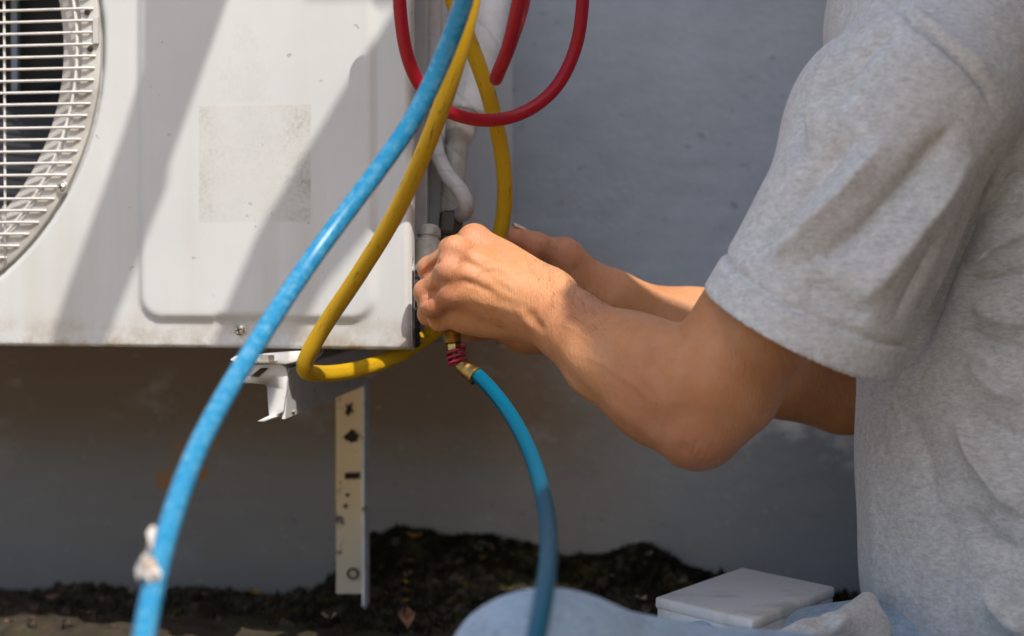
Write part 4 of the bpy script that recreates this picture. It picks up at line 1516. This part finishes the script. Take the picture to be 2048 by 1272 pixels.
def skin_mat():
    t = NT('skin')
    P = t.co('Object')
    c = t.ramp(t.noise(22, 5, 0.6), [(0.25, (0.50, 0.205, 0.080)), (0.55, (0.60, 0.268, 0.112)), (0.8, (0.66, 0.325, 0.155))])
    red = t.n('ShaderNodeAttribute', attribute_name='redness')
    c = t.mix(t.math('MULTIPLY', red.outputs['Fac'], 0.55), c, (0.46, 0.165, 0.10))
    fr = t.ramp(t.noise(190, 3, 0.5), [(0.68, 0.0), (0.74, 1.0)])
    c = t.mix(t.math('MULTIPLY', fr, 0.35), c, (0.24, 0.10, 0.05))
    bl = t.ramp(t.noise(70, 4, 0.6), [(0.45, 0.0), (0.75, 1.0)])
    b2 = t.ramp(t.noise(110, 5, 0.7, t.mapping(P, (1, 1, 1), (3, 3, 3))), [(0.48, 0.0), (0.7, 1.0)])
    c = t.mix(t.math('MULTIPLY', b2, 0.22), c, (0.45, 0.165, 0.085))
    c = t.mix(t.math('MULTIPLY', bl, 0.25), c, (0.58, 0.34, 0.22))
    vor = t.n('ShaderNodeTexVoronoi', feature='DISTANCE_TO_EDGE')
    vor.inputs['Scale'].default_value = 620
    t.l(t.mapping(P, (1, 1, 0.7), rot=(0, 0.6, 0)), vor.inputs['Vector'])
    n = t.bump(t.ramp(vor.outputs['Distance'], [(0.0, 0.0), (0.12, 1.0)]), 0.25, 0.0005)
    wr = t.noise(260, 4, 0.6, t.mapping(P, (2.6, 1, 0.5), rot=(0, -0.5, 0)))
    n = t.bump(wr, 0.55, 0.0018, n)
    n = t.bump(t.noise(75, 5, 0.6), 0.22, 0.0022, n)
    return t.set(base=c, rough=t.ramp(t.noise(120, 3), [(0.3, 0.38), (0.7, 0.55)]), normal=n, sss=0.12, sssr=(1.0, 0.35, 0.18), ssss=0.006, spec=0.45)


SKIN = skin_mat()
V = np.vstack([Vn, Vf, Vt])
Q = np.vstack([Qn, Qf + len(Vn), Qt + len(Vn) + len(Vf)])
body = qmesh('body', V, Q, SKIN, person)
red = np.zeros(len(V))
for u, v, d in mcp + [(863, 534, 1.976), (855, 582, 1.968), (865, 609, 1.955)]:
    red += 0.9 * np.exp(-(np.linalg.norm(V - W(u, v, d - .008), axis=1) / 0.013) ** 2)
for u, v, d in [(1392, 900, 1.80), (1128, 507, 2.05), (1036, 474, 2.05), (1180, 640, 1.9), (1300, 800, 1.82)]:
    red += 0.9 * np.exp(-(np.linalg.norm(V - W(u, v, d), axis=1) / 0.03) ** 2)
at = body.data.attributes.new('redness', 'FLOAT', 'POINT')
at.data.foreach_set('value', np.clip(red, 0, 1).astype(np.float32))

# thumbnail of the far hand
NAIL = plain('nail', (0.60, 0.40, 0.31), 0.3, var=0.06)
tipc, ipc = W(1036, 474, 2.055), W(1072, 493, 2.060)
tdir = (tipc - ipc) / np.linalg.norm(tipc - ipc)
nup = up - tdir * (up @ tdir); nup /= np.linalg.norm(nup)
nup = nup * 0.9 - fw * 0.1; nup -= tdir * (nup @ tdir); nup /= np.linalg.norm(nup)
nsd = np.cross(tdir, nup)
V_, F_ = [], []
for i in range(7):
    for j in range(7):
        a = (j / 6 - 0.5) * 1.5
        s = (i / 6 - 0.5)
        rr_ = 0.0096 + 0.0002 - 0.003 * max(0, s) ** 2
        V_.append(tipc + tdir * (s * 0.012 + 0.003) + rr_ * (math.cos(a) * nup + math.sin(a) * nsd * (1 - 0.3 * (2 * s) ** 4)))
for i in range(6):
    for j in range(6):
        F_.append((i * 7 + j, i * 7 + j + 1, i * 7 + j + 8, i * 7 + j + 7))
o = mesh('thumbnail', V_, F_, NAIL, person)
md = o.modifiers.new('thickness', 'SOLIDIFY'); md.thickness = 0.0006
# hair on the head (out of the picture) and fine hairs on the wrist
HAIR = plain('hair', (0.012, 0.009, 0.008), 0.5, var=0.3, scale=200)
Vh, Qh = nets([Ell(HD - hdir * 0.014 + htop * 0.012, (0.100, 0.082, 0.114), np.stack([hdir, hside, htop], 1), 0.02)], 0.005, post=lambda P, S: np.maximum(S, np.maximum(((P - HD) @ hdir - 0.055 - 0.25 * ((P - HD) @ htop)).astype(np.float32), (-((P - HD) @ htop) - 0.05 + ((P - HD) @ hdir) * 0.7).astype(np.float32))))
hr = qmesh('hair', Vh, Qh, HAIR, person)
Nn = vnormals(Vn, Qn)
pn = proj(Vn)
rnd = random.Random(11)
cand = np.where((pn[:, 0] > 1040) & (pn[:, 0] < 1215) & (pn[:, 1] > 520) & (pn[:, 1] < 680) & (Nn @ up > 0.35) & (Nn @ fw < 0.35))[0]
V_, F_ = [], []
adir = (WR - EL) / np.linalg.norm(WR - EL)
for _ in range(230):
    i = rnd.choice(list(cand))
    b = Vn[i]
    dd = Nn[i] * 0.75 + adir * 0.4 + np.array([rnd.gauss(0, .3), rnd.gauss(0, .3), rnd.gauss(0, .3)])
    dd /= np.linalg.norm(dd)
    ln = rnd.uniform(0.003, 0.0075)
    vv, f_, _ = tube_geo(np.array([b, b + dd * ln * 0.5, b + dd * ln * 0.9 + adir * ln * 0.25]), [0.00009, 0.00007, 0.00003], 3, False)
    k0 = len(V_)
    V_ += vv; F_ += [tuple(q + k0 for q in f) for f in f_]
ah = mesh('arm_hair', V_, F_, plain('arm_hair', (0.10, 0.05, 0.025), 0.4), person)
ah['kind'] = 'stuff'

# ------------------------------------------------------------------ clothes
def cloth_mat(name, lo, hi, sc=420, bl=0.22):
    t = NT(name)
    P = t.co('Object')
    fib = t.noise(sc, 6, 0.85, t.mapping(P, (0.4, 0.6, 1)))
    blot = t.noise(90, 6, 0.7)
    m = t.math('ADD', t.math('MULTIPLY', fib, 0.85), t.math('MULTIPLY', blot, bl))
    c = t.ramp(m, [(0.40, lo), (0.74, hi)])
    n = t.bump(fib, 0.07, 0.0005)
    n = t.bump(t.noise(22, 3, 0.5), 0.12, 0.004, n)
    return t.set(base=c, rough=0.9, normal=n, sheen=0.15, spec=0.2)


SHIRT = cloth_mat('heather_jersey', (0.40, 0.39, 0.375), (0.76, 0.755, 0.745), 330, 0.30)
JEAN = cloth_mat('pale_denim', (0.13, 0.215, 0.32), (0.35, 0.45, 0.55), 420, 0.45)

ax = (EL - SH) / np.linalg.norm(EL - SH)
hemc = W(1607, 660, 1.812)
slv_top = W(1850, 190, 1.815)
sdir = (hemc - slv_top) / np.linalg.norm(hemc - slv_top)
hem_n = sdir + np.array([0, 0.28, 0]) + up * 0.0
hem_n /= np.linalg.norm(hem_n)
PO = lerp(slv_top, hemc, 1.35)
sleeve = [Cap(slv_top, PO, 0.074, 0.0815, 0.02), Ell(W(1712, 275, 1.86), (0.057, 0.058, 0.075), None, 0.03)]
torso = [Ell(W(2015, 300, 2.00), (0.135, 0.156, 0.19), None, 0.06), Ell(W(2075, 640, 2.015), (0.140, 0.148, 0.25), None, 0.06), Ell(W(2095, 1060, 2.01), (0.156, 0.170, 0.26), None, 0.06),
         Cap(W(1900, 110, 1.84), W(1890, 60, 2.13), 0.075, 0.075, 0.07), Cap(W(1905, 30, 1.92), W(1890, 10, 2.05), 0.085, 0.085, 0.06),
         Cap(SHF, lerp(SHF, ELF, .62), 0.072, 0.074, 0.03)]
shirt_items = torso + [Group(sleeve, 0.006)]


def shirt_post(P, S):
    P = P.astype(np.float64)
    # hem of the near sleeve: cut square and hollowed
    q = P - slv_top
    t = q @ sdir
    rad = np.linalg.norm(q - t[:, None] * sdir, axis=1)
    cut = (P - hemc) @ hem_n
    nearslv = (rad < 0.125) & (t > 0.10)
    L = np.linalg.norm(PO - slv_top)
    inner = rad - (0.074 + (0.0815 - 0.074) * np.clip(t / L, 0, 1) - 0.0052)
    inner = np.maximum(inner, -(t - np.linalg.norm(hemc - slv_top) + 0.05))
    S = np.where(nearslv, np.maximum(S, np.maximum(cut, -inner)), S)
    # far sleeve end, bottom and neck opening
    cf = lerp(SHF, ELF, .62)
    cutf = (P - cf) @ cutnf
    m = np.linalg.norm(P - lerp(SHF, ELF, .8), axis=1) < 0.12
    S = np.where(m, np.maximum(S, cutf), S)
    S = np.maximum(S, -(P[:, 2] - 0.005))
    nk = np.linalg.norm(P - (NK + up * 0.045 - rt * 0.01), axis=1) - 0.066
    S = np.maximum(S, -nk)
    return S.astype(np.float32)


Vs, Qs = nets(shirt_items, 0.0022, post=shirt_post, pmargin=0.02)
Vs = relax(Vs, Qs, 10)
Ns = vnormals(Vs, Qs)
cm = 0.01
hemline = [(1424, 592), (1462, 640), (1560, 705), (1690, 745), (1792, 752)]
folds = [
    # sleeve: long soft folds running down to the hem
    ([(1730, 250), (1640, 330), (1560, 430), (1480, 520)], 34, -0.75 * cm), ([(1790, 260), (1690, 380), (1590, 480), (1530, 540)], 30, 0.65 * cm),
    ([(1925, 235), (1830, 350), (1720, 460), (1590, 540)], 32, -0.95 * cm), ([(1960, 290), (1870, 410), (1770, 540), (1690, 640)], 38, 0.65 * cm),
    ([(1600, 560), (1680, 600), (1740, 640)], 30, -0.45 * cm), ([(1640, 150), (1600, 240), (1580, 330)], 16, -0.5 * cm), ([(1700, 60), (1640, 180), (1610, 300)], 22, 0.5 * cm),
    ([(1800, 30), (1720, 120), (1660, 240)], 26, -0.35 * cm), ([(1780, 660), (1840, 540), (1890, 450)], 22, -0.3 * cm),
    ([(1500, 470), (1570, 460), (1640, 420)], 16, 0.35 * cm),
    # arm-hole seam
    ([(1778, 0), (1830, 50), (1870, 82), (1925, 130), (1972, 185), (1992, 240)], 7, -0.42 * cm), ([(1800, -10), (1850, 40), (1900, 80), (1950, 120), (2000, 180)], 18, 0.3 * cm),
    # side of the trunk: folds fanning out of the armpit and hanging cloth
    ([(1905, 530), (1960, 440), (2020, 370), (2060, 330)], 18, -0.9 * cm), ([(1925, 545), (1990, 490), (2060, 460)], 16, 0.8 * cm), ([(1915, 560), (1980, 560), (2060, 545)], 16, -0.7 * cm),
    ([(1940, 610), (2000, 640), (2060, 650)], 18, 0.8 * cm), ([(1920, 650), (1990, 690), (2060, 700)], 22, -0.7 * cm), ([(1930, 720), (1990, 780), (2060, 810)], 24, 0.75 * cm), ([(1935, 800), (1980, 850), (2060, 880)], 22, -0.7 * cm),
    ([(1905, 830), (1950, 920), (2000, 990), (2060, 1040)], 24, 1.1 * cm), ([(1930, 1010), (1985, 1080), (2060, 1110)], 26, -1.0 * cm), ([(1900, 1000), (1905, 1120), (1880, 1272)], 40, -0.4 * cm),
    ([(1960, 1180), (2010, 1240), (2060, 1272)], 30, 0.8 * cm), ([(1800, 800), (1850, 920), (1870, 1060)], 34, -0.4 * cm), ([(1740, 900), (1760, 1080), (1750, 1272)], 36, 0.35 * cm)]
Vs = relief(Vs, Ns, [(l_, w_ * 0.95, a_ * (1.3 if l_[-1][0] > 2030 else 1.9)) for l_, w_, a_ in folds] + [([(2010, 270), (1960, 400), (1900, 540), (1850, 650), (1815, 740)], 17, -0.017)], 0, 2.3, True)
# stitched hem band: step and stitch line 2.4 cm above the hem
q = Vs - hemc
hd = -(q @ hem_n)
qt = Vs - slv_top
tt_ = qt @ sdir
rd_ = np.linalg.norm(qt - tt_[:, None] * sdir, axis=1)
on = (rd_ > 0.066) & (rd_ < 0.11) & (tt_ > 0.08)
Ns = vnormals(Vs, Qs)
band = np.where(on & (hd > -0.01) & (hd < 0.026), 0.0012, 0) - np.where(on, 0.0032 * np.exp(-((hd - 0.0275) / 0.003) ** 2), 0)
out_ = (Ns * (qt - tt_[:, None] * sdir)).sum(1) > 0
Vs = Vs + Ns * (band * out_)[:, None]
Vs = Vs + Ns * (np.array([mnoise.noise(Vector(p * 14)) for p in Vs]) * 0.0022)[:, None]
tshirt = qmesh('t_shirt', Vs, Qs, SHIRT, person)

# jeans: near thigh towards the camera, far thigh beyond, shins folded under
KN, HP = W(1088, 1385, 1.56), W(2150, 1660, 1.84)
KF, HF = W(1385, 1428, 1.90), W(2160, 1330, 2.02)
jeans_items = [Cap(KN, lerp(KN, HP, .45), 0.062, 0.078, 0.03), Cap(lerp(KN, HP, .4), HP, 0.078, 0.092, 0.03),
               Ell(KN + up * 0.006, (0.062, 0.058, 0.058), None, 0.02),
               Cap(KF, HF, 0.068, 0.082, 0.012), Cap(HP, HF, 0.10, 0.10, 0.04)]
for k_, h_ in ((KN, HP), (KF, HF)):
    an = np.array([h_[0] + 0.02, h_[1] + 0.02, -0.03]); kk = k_.copy(); kk[2] = -0.03
    jeans_items += [Cap(kk, an, 0.052, 0.042, 0.04)]
Vj, Qj = nets(jeans_items, 0.004)
Vj = relax(Vj, Qj, 4)
Nj = vnormals(Vj, Qj)
Vj = relief(Vj, Nj, [([(1060, 1200), (1150, 1260), (1200, 1330)], 30, -0.3 * cm), ([(1250, 1225), (1330, 1260), (1450, 1280)], 20, -0.5 * cm), ([(1350, 1225), (1450, 1250), (1560, 1290)], 16, 0.5 * cm), ([(1480, 1240), (1560, 1250), (1640, 1240)], 14, -0.5 * cm), ([(960, 1240), (1000, 1272)], 20, 0.2 * cm)])
Nj = vnormals(Vj, Qj)
Vj = Vj + Nj * (np.array([mnoise.noise(Vector(p * 18)) for p in Vj]) * 0.0025)[:, None]
qmesh('jeans', Vj, Qj, JEAN, person)
SHOE = plain('shoe', (0.03, 0.03, 0.035), 0.6)
for h_ in (HP, HF):
    a0 = np.array([h_[0] + 0.03, h_[1] + 0.02, -0.035])
    Vx, Qx = nets([Cap(a0, a0 + [0.17, 0.01, -0.005], 0.040, 0.032, 0.01)], 0.006)
    qmesh('shoe', Vx, Qx, SHOE, person)
# bunched shirt hem over the waist
hm = [W(1735, 1205, 1.93), W(1706, 1238, 1.89), W(1670, 1256, 1.86), W(1614, 1268, 1.85), W(1550, 1284, 1.84)]
Vb, Qb = nets([Cap(hm[i], hm[i + 1], (0.009, 0.011, 0.011, 0.010)[i], (0.011, 0.011, 0.010, 0.008)[i], 0.008) for i in range(4)] + [Cap(W(1745, 1262, 1.91), W(1720, 1340, 1.88), 0.015, 0.025, 0.02), Cap(W(1690, 1262, 1.875), W(1600, 1290, 1.85), 0.010, 0.010, 0.012)], 0.003)
Vb = relax(Vb, Qb, 4)
Nb = vnormals(Vb, Qb)
Vb = relief(Vb, Nb, [([(1690, 1185), (1650, 1230), (1600, 1265)], 9, -0.4 * cm), ([(1700, 1230), (1660, 1265)], 10, 0.4 * cm)])
qmesh('shirt_hem', Vb, Qb, SHIRT, person)

# ------------------------------------------------------------------ added light blockers cut to the shade they throw, above and out of view
TIMBER = plain('timber', (0.25, 0.17, 0.10), 0.8, var=0.25, scale=12, bump=0.3)
SHADEM = plain('added_shade_cloth', (0.62, 0.63, 0.64), 0.85, var=0.05)  # cloth of the added sun blocker, passes a little soft fill
nt_ = SHADEM.node_tree
tr_ = nt_.nodes.new('ShaderNodeBsdfTranslucent'); tr_.inputs[0].default_value = (0.75, 0.77, 0.80, 1)
mx_ = nt_.nodes.new('ShaderNodeMixShader'); mx_.inputs[0].default_value = 0.22
nt_.links.new(nt_.nodes['Principled BSDF'].outputs[0], mx_.inputs[1]); nt_.links.new(tr_.outputs[0], mx_.inputs[2])
nt_.links.new(mx_.outputs[0], nt_.nodes['Material Output'].inputs[0])


def back(p, t): return np.asarray(p) - SUN * t


def beam(bm, a, b, w):
    a, b = np.asarray(a, float), np.asarray(b, float)
    T = (b - a) / np.linalg.norm(b - a)
    u = np.cross(T, SUN); u /= np.linalg.norm(u)
    v = np.cross(T, u)
    P0 = [a + u * sx * w / 2 + v * sy * w / 2 for sx, sy in ((-1, -1), (1, -1), (1, 1), (-1, 1))]
    prism(bm, P0, [p + (b - a) for p in P0])


shade = bpy.data.objects.new('added_shade_rig', None)  # holds the added, unseen light blockers
COL.objects.link(shade)
tag(shade, kind='structure')

RH = 1.5


def to_blocker(p):
    p = np.asarray(p, float)
    return p - SUN * ((p[2] - RH) / SUN[2])


def slab(name, pts, th, mat, z=0.0):
    bm = bmesh.new()
    P = [np.array([q[0], q[1], RH + z]) for q in pts]
    prism(bm, P, [p + [0, 0, th] for p in P])
    return bmobj(name, bm, mat, shade)


def blocker_xy(x, y):
    return to_blocker((x - 0.103, y - 0.310, 2.2))


# added sheets cut to the shadow edges; the gap lets a sun patch through
slab('added_shade_cloth', [blocker_xy(*p) for p in [(0.80, -0.645), (0.885, -0.645), (0.975, -0.735), (1.143, -0.765), (1.148, -0.837), (1.167, -0.874), (1.218, -0.935), (1.245, -1.01), (1.245, -1.70), (1.66, -1.70), (1.66, -0.604), (1.29, -0.604), (1.25, -0.645), (1.16, -0.645), (1.12, -0.604), (0.80, -0.604)]], 0.003, SHADEM)
slab('added_shade_cloth', [blocker_xy(*p) for p in [(0.80, -0.600), (1.12, -0.600), (1.16, -0.575), (1.25, -0.575), (1.29, -0.600), (1.66, -0.600), (1.66, -0.18), (0.80, -0.18)]], 0.003, SHADEM)


def band_board(px4):  # added blocker outlined to throw one shadow band on the unit
    slab('added_band_board', [to_blocker(onY(u, v, 0)) for u, v in px4], 0.03, TIMBER, 0.006)


band_board([(282, -30), (474, -30), (322, 400), (262, 540), (190, 700), (150, 760), (100, 760), (135, 660), (190, 510), (246, 350), (280, 240)])
band_board([(318, 400), (333, 400), (215, 690), (180, 760), (165, 760), (196, 660)])
band_board([(798, 90), (870, 90), (812, 400), (640, 612), (590, 700), (560, 780), (420, 780), (455, 700), (510, 570)])
q = blocker_xy(1.66, -0.16)
bm = bmesh.new()
addbox(bm, blocker_xy(0.78, 0)[0], q[0] + 0.02, q[1] - 0.03, q[1] + 0.01, RH - 0.05, RH - 0.003)
bmobj('added_rail', bm, TIMBER, shade)  # added bar carrying the unseen blockers
for y in (-0.30, -1.68):  # added legs under the unseen blockers
    c_ = blocker_xy(1.68, y)
    bm = bmesh.new()
    addbox(bm, c_[0] - 0.03, c_[0] + 0.03, c_[1] - 0.03, c_[1] + 0.03, -0.08, RH - 0.004)
    bmobj('post', bm, TIMBER, shade)
